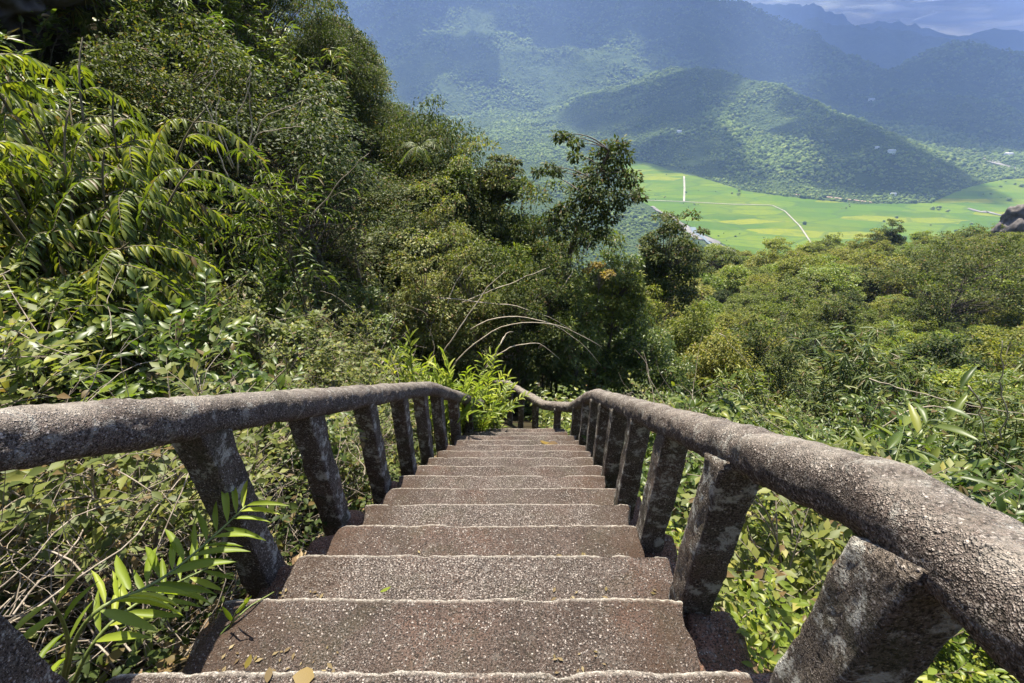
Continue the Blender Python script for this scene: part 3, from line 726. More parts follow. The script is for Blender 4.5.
def tree(name, seed, H, RX, RZ, ncl, nlf, L, W, m, bark, kind='lo', crown_c=.68, clump=.34, rad=.13, open_=0.0, flatten=.6, under=.15):
    """trunk with limbs running to leaf clumps spread through the crown's volume"""
    r = np.random.default_rng(seed); lb = LB(kind); b = MB()
    cz = H * crown_c; top = H - RZ * .2
    bend = r.normal(size=2) * RX * .14
    tr = bez([0, 0, -.6], [bend[0], bend[1], H * .4], [bend[0] * 1.5, bend[1] * 1.5, cz + RZ * .5], 12)
    b.tube(tr, np.linspace(rad, rad * .25, 12) * (1 + .5 * np.exp(-np.linspace(0, 12, 12))), 8, False)
    lobes = rdir(6, r); la = r.uniform(-.42, .5, 6)
    for c in range(ncl):
        d = rdir(1, r)[0]; 
        if d[2] < -.35: d[2] *= -.6
        q = r.uniform(.45, 1.0) ** .5 * (1 - open_ * r.uniform(0, .6))
        sc_ = 1 + sum(a * max(0, d @ l) ** 2 for a, l in zip(la, lobes))
        p = np.array([bend[0] * 1.5, bend[1] * 1.5, cz]) + d * np.array([RX, RX, RZ]) * q * sc_
        cr = clump * RX * r.uniform(.55, 1.2)
        hz = np.hypot(p[0] - bend[0], p[1] - bend[1]); i = int(np.clip(round((p[2] - .75 * hz) / tr[-1, 2] * 11), 2, 10)); s = tr[i]
        br = bez(s, (s + p) / 2 + UP * .12 * RZ + r.normal(size=3) * .1 * RX, p - UP * cr * .2, 6)
        b.tube(br, np.linspace(rad * .32, rad * .07, 6), 4, False)
        n = int(nlf * r.uniform(.6, 1.3))
        v = rdir(n, r); v[:, 2] = np.where(v[:, 2] < -under, -v[:, 2] * .8, v[:, 2])
        rad_ = r.uniform(.55, 1.0, n) ** .6
        pos = p + v * rad_[:, None] * cr * np.array([1, 1, flatten]) + r.normal(size=(n, 3)) * cr * .07
        D = v * [1, 1, .15] + r.normal(size=(n, 3)) * .45 - UP * .3
        N = v * .5 + UP * .8 + r.normal(size=(n, 3)) * .35
        l = L * r.uniform(.65, 1.2, n); lb.add(pos, D, N, l, W * l / L, 1.0)
    st = b.mesh(name + '_trunk', True); st.materials.append(bark)
    return {'crown': lb.mesh(name + '_crown', m), 'trunk': st}

def palm(name, seed, n, FL, m, hgt):
    r = np.random.default_rng(seed); lb = LB('mid'); b = MB()
    b.tube(bez([0, 0, -.3], [0, 0, hgt * .5], [.05, 0, hgt], 8), np.linspace(.08, .06, 8), 7, False)
    for k in range(n):
        az = k / n * 2 * math.pi + r.uniform(-.2, .2); el = r.uniform(.1, 1.1); l = FL * r.uniform(.8, 1.1)
        o = np.array([math.cos(az), math.sin(az), 0]); p = np.array([.05, 0, hgt])
        B = bez(p, p + o * l * .45 + UP * l * .5 * el, p + o * l - UP * l * (.55 - .5 * el), 14); b.tube(B, np.linspace(.012, .003, 14), 4, False)
        along(lb, r, B, 60, l * .30, .022 * FL, 60, .12, -.1, 1.3, .1, hang=.25)
    st = b.mesh(name + '_trunk', True); st.materials.append(M_GSTEM)
    return {'crown': lb.mesh(name + '_crown', m), 'trunk': st}

# shrub kinds
SH = dict(
 broad=[shrub('broad_shrub', 100 + i, 1.5, .75, 6, 5, 3, 8, .105, .046, M_BROAD, M_STEM) for i in range(3)],
 small=[shrub('small_shrub', 110 + i, 1.3, .75, 8, 6, 4, 11, .058, .030, M_SMALL, M_TWIG, 'mid', twl=.28, rad=.008) for i in range(3)],
 frond=[frond_shrub('frond_shrub', 120 + i, 2.2, 1.0, 9, 11, M_PINN, M_STEM) for i in range(3)],
 bamb=[bamboo('bamboo_clump', 130 + i, 2.6, 1.3, 10, M_BAMB, M_GSTEM) for i in range(3)],
 big=[shrub('big_leaf_shrub', 140 + i, 1.2, .55, 5, 4, 2, 5, .16, .055, M_LIME, M_GSTEM, ang=50, droop=1.3) for i in range(2)],
 lime=[shrub('lime_shrub', 150 + i, 1.0, .7, 7, 5, 3, 8, .075, .036, M_LIME, M_STEM, 'fine') for i in range(2)],
 lance=[shrub('lance_shrub', 160 + i, 1.7, .8, 7, 5, 3, 9, .135, .030, M_BROAD, M_STEM, 'fine', hang=.25, droop=1.5) for i in range(2)],
)
TR = dict(
 cliff=[tree('cliff_tree', 200 + i, 4.4, 1.9, 2.2, 90, 250, .092, .044, M_DARK, M_BARK, 'mid', crown_c=.50, clump=.36, rad=.06) for i in range(4)],
 cliffl=[tree('cliff_tree_light', 210 + i, 3.4, 1.5, 1.7, 75, 210, .088, .042, M_BROAD, M_BARK, 'mid', crown_c=.50, clump=.38, rad=.05) for i in range(3)],
 can=[tree('canopy_tree', 220 + i, 6.5, 3.0, 2.6, 110, 90, .27, .15, M_CAN, M_BARK, 'lo', crown_c=.62, clump=.22) for i in range(5)],
 cand=[tree('dark_canopy_tree', 230 + i, 7.6, 2.7, 3.2, 110, 90, .26, .14, M_DARK, M_BARK, 'lo', crown_c=.6, clump=.22) for i in range(3)],
 fill=[tree('fill_tree', 250 + i, 6.5, 1.5, 3.0, 75, 150, .14, .062, (M_CAN, M_BROAD, M_SMALL, M_DARK)[i], M_BARK, 'mid', crown_c=.54, clump=.36, rad=.06, open_=.3) for i in range(4)],
 lim=[tree('pale_canopy_tree', 240 + i, 5.6, 2.6, 2.2, 100, 85, .26, .14, M_LIME, M_BARK, 'lo', crown_c=.62, clump=.22) for i in range(2)],
)

# ------------------------------------------------------------------ placing
prg = np.random.default_rng(5)
placed = []
def free(x, y, d):
    for (a, b, c) in placed:
        if (a - x) ** 2 + (b - y) ** 2 < (d * .5 + c * .5) ** 2: return False
    return True
def gz(x, y): return float(land_h(x, y))
def in_view(x, y, z, h, mx=150):
    pts = [project([x, y, z]), project([x, y, z + h])]
    if max(p[2] for p in pts) < .3: return False
    xs = [p[0] for p in pts if p[2] > .3]; ysx = [p[1] for p in pts if p[2] > .3]
    return min(xs) < 1024 + mx and max(xs) > -mx and min(ysx) < 683 + mx and max(ysx) > -mx
INFO = {
 'small': ('shrub', 'shrub with tiny dull green leaves and pale twigs in the thicket beside the stairs', 'shrub', 'small leaved shrubs of the thicket'),
 'broad': ('shrub', 'shrub with broad glossy dark green leaves in the thicket beside the stairs', 'shrub', 'broad leaved shrubs of the thicket'),
 'frond': ('shrub', 'tall shrub with drooping feathered leaves on the left slope', 'shrub', 'feather leaved shrubs of the left slope'),
 'bamb': ('bamboo_clump', 'arching bamboo clump with thin drooping leaves on the slope', 'bamboo', 'bamboo clumps of the slope'),
 'big': ('shrub', 'young plant with very large pale green leaves among the shrubs', 'shrub', 'large leaved plants of the thicket'),
 'lime': ('shrub', 'low yellow green shrub below the railing', 'shrub', 'yellow green shrubs below the railing'),
 'lance': ('shrub', 'shrub with long hanging lance shaped leaves in the thicket beside the stairs', 'shrub', 'lance leaved shrubs of the thicket'),
 'cliff': ('tree', 'dark leafy tree clinging to the steep left hillside', 'tree', 'dark trees of the left hillside'),
 'cliffl': ('bush', 'lighter green bushy tree on the steep left hillside', 'bush', 'lighter bushy trees of the left hillside'),  # small trees, though name and category say bush
 'can': ('tree', 'round mid green tree in the forest canopy on the right spur', 'tree', 'mid green canopy trees of the right spur'),
 'cand': ('tree', 'dark green tree standing taller in the canopy on the right spur', 'tree', 'dark canopy trees of the right spur'),
 'lim': ('tree', 'pale yellow green tree in the canopy on the right spur', 'tree', 'yellow green canopy trees of the right spur'),
}
cnt = {}
PLAN = []
SIL = ([-160, 0, 45, 95, 130, 165, 190, 240, 300], [315, 352, 382, 418, 438, 458, 520, 640, 900])
def plant(kind, x, y, s, squash=1.0):
    if kind in ('cliff', 'cliffl'):      # the hillside ends in a steep edge against the valley
        z = gz(x, y); rx, _, h = BODY[kind]
        for t in (.3, .5, .7, .85, 1.0):
            q = project([x, y, z + h * s * squash * t])
            if q[0] - rx * s * F / q[2] < 62 and q[1] < 52: return      # the bare rock shows in the corner
            if q[0] + rx * s * (1.1 if t < .8 else .7) * F / q[2] > np.interp(q[1], *SIL): return
    if y < 9.4:                          # keep the dead canes beyond the steps in the open
        q = project([x, y, gz(x, y) + BODY[kind][2] * s * squash]); w_ = BODY[kind][0] * s * F / q[2]
        if q[0] + w_ > 440 and q[0] - w_ < 612 and q[1] < 366 and y > 4: return
    PLAN.append((kind, x, y, s, squash))
BODY = {'fill': (1.5, .1, 6.5), 'cliff': (1.9, .1, 4.4), 'cliffl': (1.5, .1, 3.4), 'can': (3.0, .25, 6.5), 'cand': (2.7, .2, 7.6), 'lim': (2.6, .25, 5.6), 'frond': (1.2, .1, 2.2), 'bamb': (1.3, .2, 2.4), 'broad': (.8, .1, 1.5), 'small': (.8, .1, 1.3), 'big': (.6, .2, 1.2), 'lime': (.7, .1, 1.0), 'lance': (.9, .1, 1.7)}
def plant_now(kind, x, y, s, z=None, protos=None, squash=1.0, **kw):
    protos = protos or SH.get(kind) or TR[kind]
    nm, lab, cat, grp = INFO[kind]
    pr = protos[prg.integers(len(protos))]
    z = gz(x, y) - .05 if z is None else z
    cnt[kind] = cnt.get(kind, 0) + 1
    return put(nm, pr, (x, y, z), prg.uniform(0, 6.28), (s, s, s * squash), kw.get('label', lab), cat, kw.get('group', grp), tilt=(prg.uniform(-.1, .1), prg.uniform(-.1, .1)))

def scatter(n, xr, yr, d, kinds, sr, cond=None, sp=None, tries=1):
    k = list(kinds); pw = np.array([kinds[a] for a in k], float); pw /= pw.sum()
    for _ in range(n):
        x = prg.uniform(*xr); y = prg.uniform(*yr)
        if cond and not cond(x, y): continue
        s = prg.uniform(*sr); dd = d * s if sp is None else sp(x, y) * s
        if not free(x, y, dd): continue
        kd = k[prg.choice(len(k), p=pw)]
        if not in_view(x, y, gz(x, y), 2.5 * s): continue
        placed.append((x, y, dd)); plant(kd, x, y, s, squash=prg.uniform(.85, 1.15))

# left slope near the stairs
off = lambda x, y: abs(x - float(axis_x(y))) > 1.42 + .10 * max(0, 3 - y)
scatter(500, (-5.2, -1.25), (1.2, 8.0), .62, {'small': 7, 'broad': 2}, (.75, 1.2), off)
scatter(200, (-7.5, -3.4), (1.5, 5.5), 1.0, {'small': 6, 'broad': 3}, (.9, 1.4), off)
scatter(500, (-9, -1.2), (6, 15), .95, {'small': 3, 'broad': 3, 'lance': 3, 'bamb': 1.5}, (.9, 1.5), off)
# right slope near the stairs
scatter(500, (1.35, 6.5), (1.5, 8), .62, {'broad': 5, 'lime': 1.4, 'lance': 2.4, 'small': 2, 'big': .8}, (.8, 1.3), off)
scatter(500, (1.2, 15), (6, 17), 1.05, {'broad': 4, 'lance': 3, 'bamb': 2.5, 'lime': 1.5, 'small': 1}, (1.0, 1.7), off)
# below the end of the flight
scatter(260, (-3, 4), (7.2, 15), 1.1, {'bamb': 5, 'lance': 2, 'broad': 2}, (.9, 1.4), lambda x, y: True)
# left hillside
placed = []
scatter(2600, (-26, -1.6), (7.5, 34), 1.45, {'cliff': 7, 'cliffl': 1.3}, (.7, 1.2), lambda x, y: x < -1.9 - .55 * max(0, 11 - y) - .02 * y, sp=lambda x, y: 1.1 + .035 * y)
placed = [(a, b, c * .6) for a, b, c in placed]
# right spur canopy, small trees close by and bigger ones farther down
scatter(900, (-3, 40), (15, 42), 1.5, {'can': 5, 'cand': 1.6, 'lim': 4}, (.36, .58), lambda x, y: x > -1 + .10 * (y - 15), sp=lambda x, y: 3.0)
scatter(2600, (-4, 150), (36, 116), 3.3, {'can': 6, 'cand': 1.6, 'lim': 3.6}, (.6, 1.05), lambda x, y: x > .18 * (y - 15), sp=lambda x, y: 3.3 + 1.6 * min(1, y / 90))
def grow_plan():
    """nearest first, leaving out whatever stands wholly behind others"""
    W_, H_ = 224, 150; k = W_ / 1024; mg = 36; zb = np.zeros((H_ + 2 * mg, W_ + 2 * mg), bool); yy, xx = np.mgrid[0:H_ + 2 * mg, 0:W_ + 2 * mg]
    it = sorted(PLAN, key=lambda p: (p[1] - CAM[0]) ** 2 + p[2] ** 2); drop = 0
    for kind, x, y, s, sq in it:
        rx, t0, h = BODY[kind]; z = gz(x, y); h = h * s * sq
        a = project([x, y, z + h * t0]); c = project([x, y, z + h])
        if min(a[2], c[2]) < .4: plant_now(kind, x, y, s, squash=sq); continue
        cx, cy_ = (a[0] + c[0]) / 2 * k + mg, (a[1] + c[1]) / 2 * k + mg
        ry_ = max(1.2, abs(a[1] - c[1]) / 2 * k); rxp = max(1.2, rx * s * F / ((a[2] + c[2]) / 2) * k)
        m = ((xx - cx) / rxp) ** 2 + ((yy - cy_) / ry_) ** 2 < 1
        n = m.sum()
        if n == 0: continue
        if (m & ~zb).sum() < .10 * n: drop += 1; continue
        plant_now(kind, x, y, s, squash=sq)
        zb |= ((xx - cx) / rxp) ** 2 + ((yy - cy_) / ry_) ** 2 < .72 ** 2
    print('PLANTS', cnt, 'left out', drop)
grow_plan()

# ------------------------------------------------------------------ plants that stand out
def stand(px, py, y, top=None):
    """ground point under the pixel at depth y, and the height from there up to the pixel"""
    p = at_y(px, py, y); g = gz(p[0], p[1]); return p, g, p[2] - g
def own_tree(name, px, ytop, ymid, y, wpx, hpx, seed, m, lab, cat='tree', ncl=60, nlf=150, L=.13, W=.06, kind='mid', bark=None, open_=.0, clump=.3, nm='tree', group=None, rad=.07):
    p, g, h = stand(px, ymid, y); dep = (p - CAM) @ FWD
    rx = wpx / F * dep / 2; rz = hpx / F * dep / 2
    H = h + rz
    t = tree(name, seed, H, rx, rz, ncl, nlf, L, W, m, bark or M_BARK, kind, crown_c=h / H, clump=clump, open_=open_, rad=rad)
    return put(nm, t, (p[0], p[1], g), 0, 1, lab, cat, group)
def fill_tree(px, ytop, y, wpx, kind, lab, seed, cat='tree', nm='tree', group=None):
    """a tree or bush leafy down to the ground whose top shows at the pixel"""
    p = at_y(px, ytop, y); g = gz(p[0], p[1]); H = p[2] - g; dep = (p - CAM) @ FWD
    pr = TR[kind][(seed * 3 + seed // 4) % len(TR[kind])]; h0 = BODY[kind][2]; r0 = BODY[kind][0]
    sx = float(np.clip(wpx / F * dep / 2 / r0, .7 * H / h0, 1.5 * H / h0)); sz = H / h0
    return put(nm, pr, (p[0], p[1], g - .1), seed * 1.3, (sx, sx, sz), lab, cat, group)
def clump_tree(name, clumps, trunk, y, m, lab, L=.125, W=.06, dens=1.0, seed=1, cat='tree'):
    """a tree whose leaf clumps sit where the branches of the real one carry them; depth is spread at random"""
    r = np.random.default_rng(seed); lb = LB('mid'); b = MB()
    K = np.array([at_y(*q, y) for q in trunk]); K[0, 2] = gz(K[0, 0], K[0, 1]) - .3; base = K[0].copy()
    t = np.linspace(0, len(K) - 1, 24); P = np.stack([np.interp(t, np.arange(len(K)), K[:, i]) for i in range(3)], -1)
    b.tube(P, np.linspace(.085, .015, 24), 8)
    for (px, py, rp) in clumps:
        c = at_y(px, py, y + r.normal() * .55); cr = rp / F * ((c - CAM) @ FWD)
        d = np.linalg.norm(P - c, axis=1) + 1.6 * np.maximum(0, P[:, 2] - c[2] + .25); i = int(d.argmin()); s0 = P[i]
        B = bez(s0, (s0 * .6 + c * .4) + UP * .25 + r.normal(size=3) * .12, c, 9); b.tube(B, np.linspace(.020, .005, 9), 5, False)
        for q in range(7):
            e = c + rdir(1, r)[0] * cr * .8; T = bez(c, (c + e) / 2 + UP * .05, e, 4); b.tube(T, [.004, .0035, .003, .002], 4, False)
        n = int(95 * dens * (cr / .3) ** 1.6); v = rdir(n, r) * r.uniform(.3, 1.1, (n, 1)) ** .5 * [1, 1, .75]
        D = v * [1, 1, .2] + r.normal(size=(n, 3)) * .5 - UP * .35; l = L * r.uniform(.65, 1.2, n)
        lb.add(c + v * cr, D, UP * .8 + v * .5 + r.normal(size=(n, 3)) * .35, l, W * l / L)
    st = b.mesh(name, True); st.materials.append(M_BARK); cr_ = lb.mesh(name + '_crown', m)
    o = thing(name, tuple(base), lab, cat)
    for pn, me in (('crown', cr_), ('trunk', st)):
        me.transform(__import__('mathutils').Matrix.Translation(-Vector(base))); link(pn, me, None, o)
zc = [(475,122,26),(505,128,24),(535,145,24),(640,160,34),(685,150,30),(690,195,40),(610,195,40),(650,215,40),(560,255,40),(610,250,45),(665,260,48),(715,265,40),(748,325,30),(720,310,34),(590,310,48),(645,330,48),(690,350,30),(600,380,46),(650,395,36),(440,230,28),(405,245,24),(470,245,24),(525,190,24),(540,340,34),(500,365,34),(470,395,40),(530,410,40),(600,440,42),(480,450,40),(560,470,42),(630,460,34)]
clump_tree('slender_tree', [(420 + a / 3.413, 100 + b_ / 3.413, c / 3.413) for a, b_, c in zc], [(562, 300), (570, 250), (583, 215), (596, 180), (612, 145)], 12.5, M_DARK, 'slender dark tree with a ragged open crown reaching left against the valley', seed=4, dens=2.3)
own_tree('round_bush', 496, 168, 192, 15, 40, 56, 404, M_DARK, 'small round dark bush on the shoulder left of the slender tree', 'bush', ncl=80, nlf=170, L=.085, W=.045, nm='bush', clump=.40)
own_tree('column_tree', 664, 240, 290, 17, 60, 110, 405, M_DARK, 'dark columnar tree covered in creepers right of the slender tree', ncl=120, nlf=160, L=.12, W=.058, clump=.34)
own_tree('rust_tree', 606, 256, 300, 11.5, 62, 90, 406, M_CAN, 'bushy tree with pale leaves behind the end of the stairs below the slender tree', 'bush', ncl=70, nlf=100, L=.10, W=.045, nm='bush', clump=.28)
own_tree('rust_sprig', 599, 266, 274, 10.6, 26, 18, 407, M_RUST, 'bush with withered orange leaves below the slender tree', 'bush', ncl=11, nlf=44, L=.08, W=.04, nm='bush', rad=.02)
own_tree('rust_sprig', 462, 150, 178, 14.5, 34, 58, 408, M_LIME, 'bush with yellowish foliage at the edge of the left shoulder', 'bush', ncl=34, nlf=80, L=.08, W=.04, nm='bush', rad=.03)
own_tree('column_tree', 757, 272, 290, 62, 16, 40, 409, M_DARK, 'narrow dark tree poking out of the sunlit canopy', ncl=34, nlf=90, L=.22, W=.11, kind='lo')
own_tree('dark_tree', 965, 250, 288, 38, 110, 84, 410, M_DARK, 'large dark brownish tree with a wide crown on the right edge of the canopy', ncl=150, nlf=130, L=.2, W=.1, kind='lo', clump=.2)
fl = 'leafy bush along the edge of the left hillside, above and left of the slender tree'; fg = 'bushes along the edge of the left hillside'
for i, (px, yt, y, wp, kd) in enumerate([(318, -22, 18, 50, 'cliff'), (310, 5, 16, 50, 'cliff'), (338, 28, 17, 40, 'cliff'), (362, 55, 16.5, 40, 'cliff'), (422, 122, 15.5, 56, 'cliff'), (443, 146, 15, 46, 'cliff'), (408, 92, 16.5, 56, 'cliff'), (472, 182, 14, 60, 'fill'), (436, 158, 15, 50, 'fill'), (458, 168, 16, 44, 'fill'), (505, 184, 17, 40, 'fill'), (518, 194, 15, 56, 'fill'), (537, 207, 13.5, 60, 'fill'), (560, 224, 12.8, 50, 'fill'), (622, 236, 13.5, 50, 'fill'), (642, 262, 14, 56, 'fill'), (505, 225, 11.5, 70, 'fill'), (548, 250, 10.8, 70, 'fill'), (450, 212, 11.5, 70, 'fill'), (585, 282, 10.4, 60, 'fill'), (640, 300, 11.5, 70, 'fill'), (695, 290, 14, 64, 'fill'), (520, 272, 9.8, 70, 'fill'), (470, 258, 9.6, 70, 'fill'), (425, 250, 9.5, 80, 'fill'), (660, 326, 10.5, 70, 'fill'), (722, 322, 12, 70, 'fill'), (770, 318, 13, 70, 'fill'), (405, 205, 11.5, 80, 'fill')]):
    if px > 530: fill_tree(px, yt, y, wp, kd, 'leafy bush in the thicket below the slender tree, beyond the end of the stairs', i, 'bush', 'bush', 'bushes below the slender tree')
    else: fill_tree(px, yt, y, wp, kd, fl, i, 'bush', 'bush', fg)
fl = 'tall shrub with long drooping feathered leaves lit by the sun in the upper left'; fg = 'sunlit feather leaved shrubs in the upper left'
for i, (px, py, y) in enumerate([(-60, 60, 4.6), (0, 42, 5.0), (42, 58, 4.9), (75, 95, 4.9), (-20, 120, 4.0), (30, 125, 4.2), (85, 165, 4.6), (-90, 110, 4.0)]):
    p = at_y(px, py, y); g = gz(p[0], p[1]); H = max(.9, p[2] - g); s_ = max(.8, min(1.25, H / 2.2))
    put('shrub', SH['frond'][i % 3], (p[0], p[1], g - .05), i * 2.1, (s_, s_, H / 2.15), fl, 'shrub', fg)
# palm on the left shoulder
p, g, h = stand(418, 148, 14.5); put('palm', palm('palm', 420, 13, .72, M_BAMB, h), (p[0], p[1], g), .4, 1, 'small palm with feathery fronds sticking out of the left hillside', 'palm')

# dead canes
def cane(P, r0, r1, lab, grp, m=None, n=16, nm='dead_cane'):
    P = np.array(P); t = np.linspace(0, 1, n); k = len(P) - 1
    Q = bez(P[0], P[1], P[2], n) if len(P) == 3 else np.stack([np.interp(t, np.linspace(0, 1, k + 1), P[:, i]) for i in range(3)], -1)
    Q = Q + np.stack([fbm(t * 4, P[0][0] * 7, i * 3.3, 13, 3) for i in range(3)], -1) * .045
    b = MB(); b.tube(Q, np.linspace(r0, r1, n), 6)
    me = b.mesh(nm, True); o = link(nm, me, m or M_CANE); return tag(o, lab, 'cane', grp)
cl = 'pale dead bamboo cane arching over the thicket beyond the end of the stairs'
cg = 'dead canes beyond the stairs'
for a, b_, c, y in [((452, 372), (500, 285), (603, 345), 8.4), ((470, 330), (540, 290), (602, 366), 8.8), ((432, 300), (520, 296), (570, 330), 9.2), ((445, 355), (470, 300), (505, 270), 8.2), ((480, 378), (505, 330), (512, 330), 8.0),
                    ((486, 368), (520, 320), (560, 358), 8.3), ((462, 302), (500, 285), (552, 268), 9.4), ((440, 330), (455, 280), (470, 262), 9.0), ((560, 290), (572, 270), (592, 240), 10.5), ((498, 345), (512, 320), (490, 372), 7.8)]:
    cane([at_y(*a, y - .3), at_y(*b_, y), at_y(*c, y + .4)], .013, .005, cl, cg)
cl = 'thin bare cane rising from the bamboo in front of the dark hillside'
cg = 'bare canes on the left slope'
for a, b_, c, y in [((236, 175), (240, 110), (246, 62), 7.0), ((232, 170), (216, 120), (212, 58), 7.2), ((230, 168), (188, 70), (222, 68), 7.0), ((240, 160), (258, 120), (300, 128), 7.1), ((245, 165), (260, 100), (318, 96), 7.4), ((228, 178), (206, 130), (205, 100), 6.8),
                    ((216, 180), (198, 140), (188, 85), 7.6), ((205, 178), (190, 140), (180, 110), 7.5), ((250, 150), (252, 100), (250, 70), 7.2), ((310, 215), (340, 180), (365, 152), 6.5), ((88, 245), (98, 225), (106, 200), 4.6), ((135, 245), (150, 215), (160, 200), 4.6)]:
    cane([at_y(*a, y), at_y(*b_, y), at_y(*c, y)], .010, .004, cl, cg)

for a, b_, c, y in [((870, 376), (925, 402), (1030, 414), 4.6), ((998, 440), (1003, 390), (1003, 340), 3.6), ((968, 386), (985, 420), (1004, 462), 3.4), ((880, 430), (930, 390), (985, 420), 3.8), ((720, 330), (740, 350), (765, 400), 6.5)]:
    cane([at_y(*a, y), at_y(*b_, y), at_y(*c, y)], .007, .003, 'thin dead cane among the shrubs beyond the right handrail', 'dead canes beyond the right handrail')
# broad-fingered shrub under the canes
p, g, h = stand(272, 165, 6.6)
put('shrub', shrub('finger_shrub', 430, h + .1, .40, 5, 5, 2, 9, .18, .028, M_PINN, M_STEM, 'fine', ang=60, up=-.1, droop=1.6, hang=.3, low=.6), (p[0], p[1], g), 0, 1, 'shrub with long fingered pale leaves under the bare canes on the left', 'shrub')

# bright canes with lance leaves at the foot of the flight
def lance_cane(name, seed, H, n, L, W, m, leans, nst=5, S=.4):
    r = np.random.default_rng(seed); lb = LB('fine'); b = MB()
    for s in range(nst):
        a = r.uniform(0, 6.28); h = H * r.uniform(.6, 1.05); e = S * r.uniform(.3, 1)
        P = bez([.05 * math.cos(a), .05 * math.sin(a), -.05], [e * .2 * math.cos(a), e * .2 * math.sin(a), h * .7], [e * math.cos(a), e * math.sin(a), h], 12)
        b.tube(P, np.linspace(.010, .004, 12), 6, False); along(lb, r, P, n, L, W, 50, .22, .2, 1.2, .2)
    st = b.mesh(name + '_stem', True); st.materials.append(M_GSTEM)
    return {'foliage': lb.mesh(name + '_foliage', m), 'stem': st}
for i, (px, py, y, H, lab) in enumerate([(446, 405, 4.9, .85, 'bright green leafy plant leaning over the left end of the railing'), (478, 400, 5.4, .95, 'tall bright green plant with lance leaves where the steps vanish'), (425, 372, 5.6, 1.0, 'bright green lance leaved plant behind the end of the left handrail'), (497, 418, 5.75, .5, 'low bright green plant spilling over the lowest visible step'), (456, 372, 5.3, 1.0, 'bright green plant standing tallest above the left end of the railing'), (408, 362, 5.4, 1.0, 'bright green leafy plant behind the left handrail before it bends down'), (487, 384, 6.0, 1.0, 'bright green plant beyond the last step below the dead canes')]):
    p = at_y(px, py, y); g = gz(p[0], p[1])
    g = min(g, p[2] - .1) if i != 3 else -((y - .63) / .34) * .245 - .02
    put('plant', lance_cane('lance_plant', 440 + i, max(H, p[2] - g + .25), 20, .17 if i != 3 else .11, .034, M_VINE if i % 2 == 0 else M_LIME, 0, 11, .5), (p[0], p[1], g), i, 1, lab, 'plant')
p = at_y(499, 400, 5.9); g = -3.95
put('plant', shrub('floor_shrub', 450, .75, .45, 6, 4, 3, 8, .08, .038, M_LIME, M_GSTEM), (p[0] - .25, p[1], g), 0, 1, 'yellow green bush growing across the path at the foot of the steps', 'plant')

# orchid-like plant at the lower left, in front of the first steps
def arch_plant():
    b = MB(); lb = LB('fine'); r = np.random.default_rng(9)
    base = at_y(68, 690, .70); 
    stems = [[(62, 694, .62), (80, 610, .66), (150, 590, .80), (205, 545, .98), (252, 500, 1.14)],
             [(70, 690, .62), (92, 640, .70), (130, 606, .80), (172, 585, .92), (212, 566, 1.02)],
             [(60, 690, .62), (70, 645, .62), (62, 618, .60), (50, 600, .58)]]
    for si, S in enumerate(stems):
        K = np.array([at_y(*s) for s in S]); t = np.linspace(0, len(K) - 1, 26); P = np.stack([np.interp(t, np.arange(len(K)), K[:, i]) for i in range(3)], -1)
        ker = np.ones(7) / 7; Pp = np.vstack([np.repeat(P[:1], 3, 0), P, np.repeat(P[-1:], 3, 0)]); P = np.stack([np.convolve(Pp[:, i], ker, 'valid') for i in range(3)], -1)
        b.tube(P, np.linspace(.0065, .003, len(P)), 7)
        nl = [27, 16, 7][si]; ts = np.linspace(.30 if si == 0 else .25, 1.0, nl) * (len(P) - 1)
        for q, tt in enumerate(ts):
            i = min(len(P) - 2, int(tt)); pos = P[i] + (P[i + 1] - P[i]) * (tt - i); T = nrm(P[i + 1] - P[i])
            s = 1 if q % 2 == 0 else -1
            # leaves spread left/up and right/down across the stem as the camera side of the plant shows
            side = nrm(np.cross(T, UP)); 
            D = T * .55 + side * s * (.85) + UP * (.35 if s < 0 else -.02) + r.normal(size=3) * .12
            l = (.178 if si < 2 else .13) * r.uniform(.7, 1.12) * (1 - .25 * (q / nl) ** 3)
            lb.add(pos, D, UP * 1.0 + r.normal(size=3) * .3 + side * s * -.25, l, l * r.uniform(.13, .175), r.uniform(.5, 1.4))
    st = b.mesh('orchid_stem', True); st.materials.append(M_GSTEM)
    o = thing('lance_leaf_plant', tuple(base), 'arching bright green plant with pointed lance leaves beside the lowest steps at the lower left', 'plant')
    for pn, me in (('foliage', lb.mesh('orchid_leaves', M_VINE)), ('stem', st)):
        me.transform(__import__('mathutils').Matrix.Translation(-Vector(base))); link(pn, me, None, o)
arch_plant()
def sapling():
    b = MB(); lb = LB('fine'); r = np.random.default_rng(3)
    K = np.array([at_y(200, 668, .74), at_y(222, 632, .80), at_y(250, 606, .88), at_y(274, 592, .95)]); base = K[0]
    t = np.linspace(0, 3, 14); P = np.stack([np.interp(t, np.arange(4), K[:, i]) for i in range(3)], -1)
    b.tube(P, np.linspace(.0045, .002, 14), 6); b.tube(np.array([at_y(230, 627, .81), at_y(236, 612, .82), at_y(245, 602, .84)]), [.003, .0025, .001], 5)
    for (a, c, yy) in [((233, 622), (224, 609), .82), ((236, 614), (248, 600), .84), ((245, 604), (247, 599), .84)]:
        A, B = at_y(*a, yy), at_y(*c, yy); lb.add(A, B - A, CAM - A, np.linalg.norm(B - A) * 1.15, .014, .4)
    st = b.mesh('sapling_stem', True); st.materials.append(M_GSTEM)
    o = thing('seedling', tuple(base), 'tiny thin seedling with two narrow leaves growing from the near step', 'seedling')
    for pn, me in (('foliage', lb.mesh('sapling_leaves', M_VINE)), ('stem', st)):
        me.transform(__import__('mathutils').Matrix.Translation(-Vector(base))); link(pn, me, None, o)
sapling()

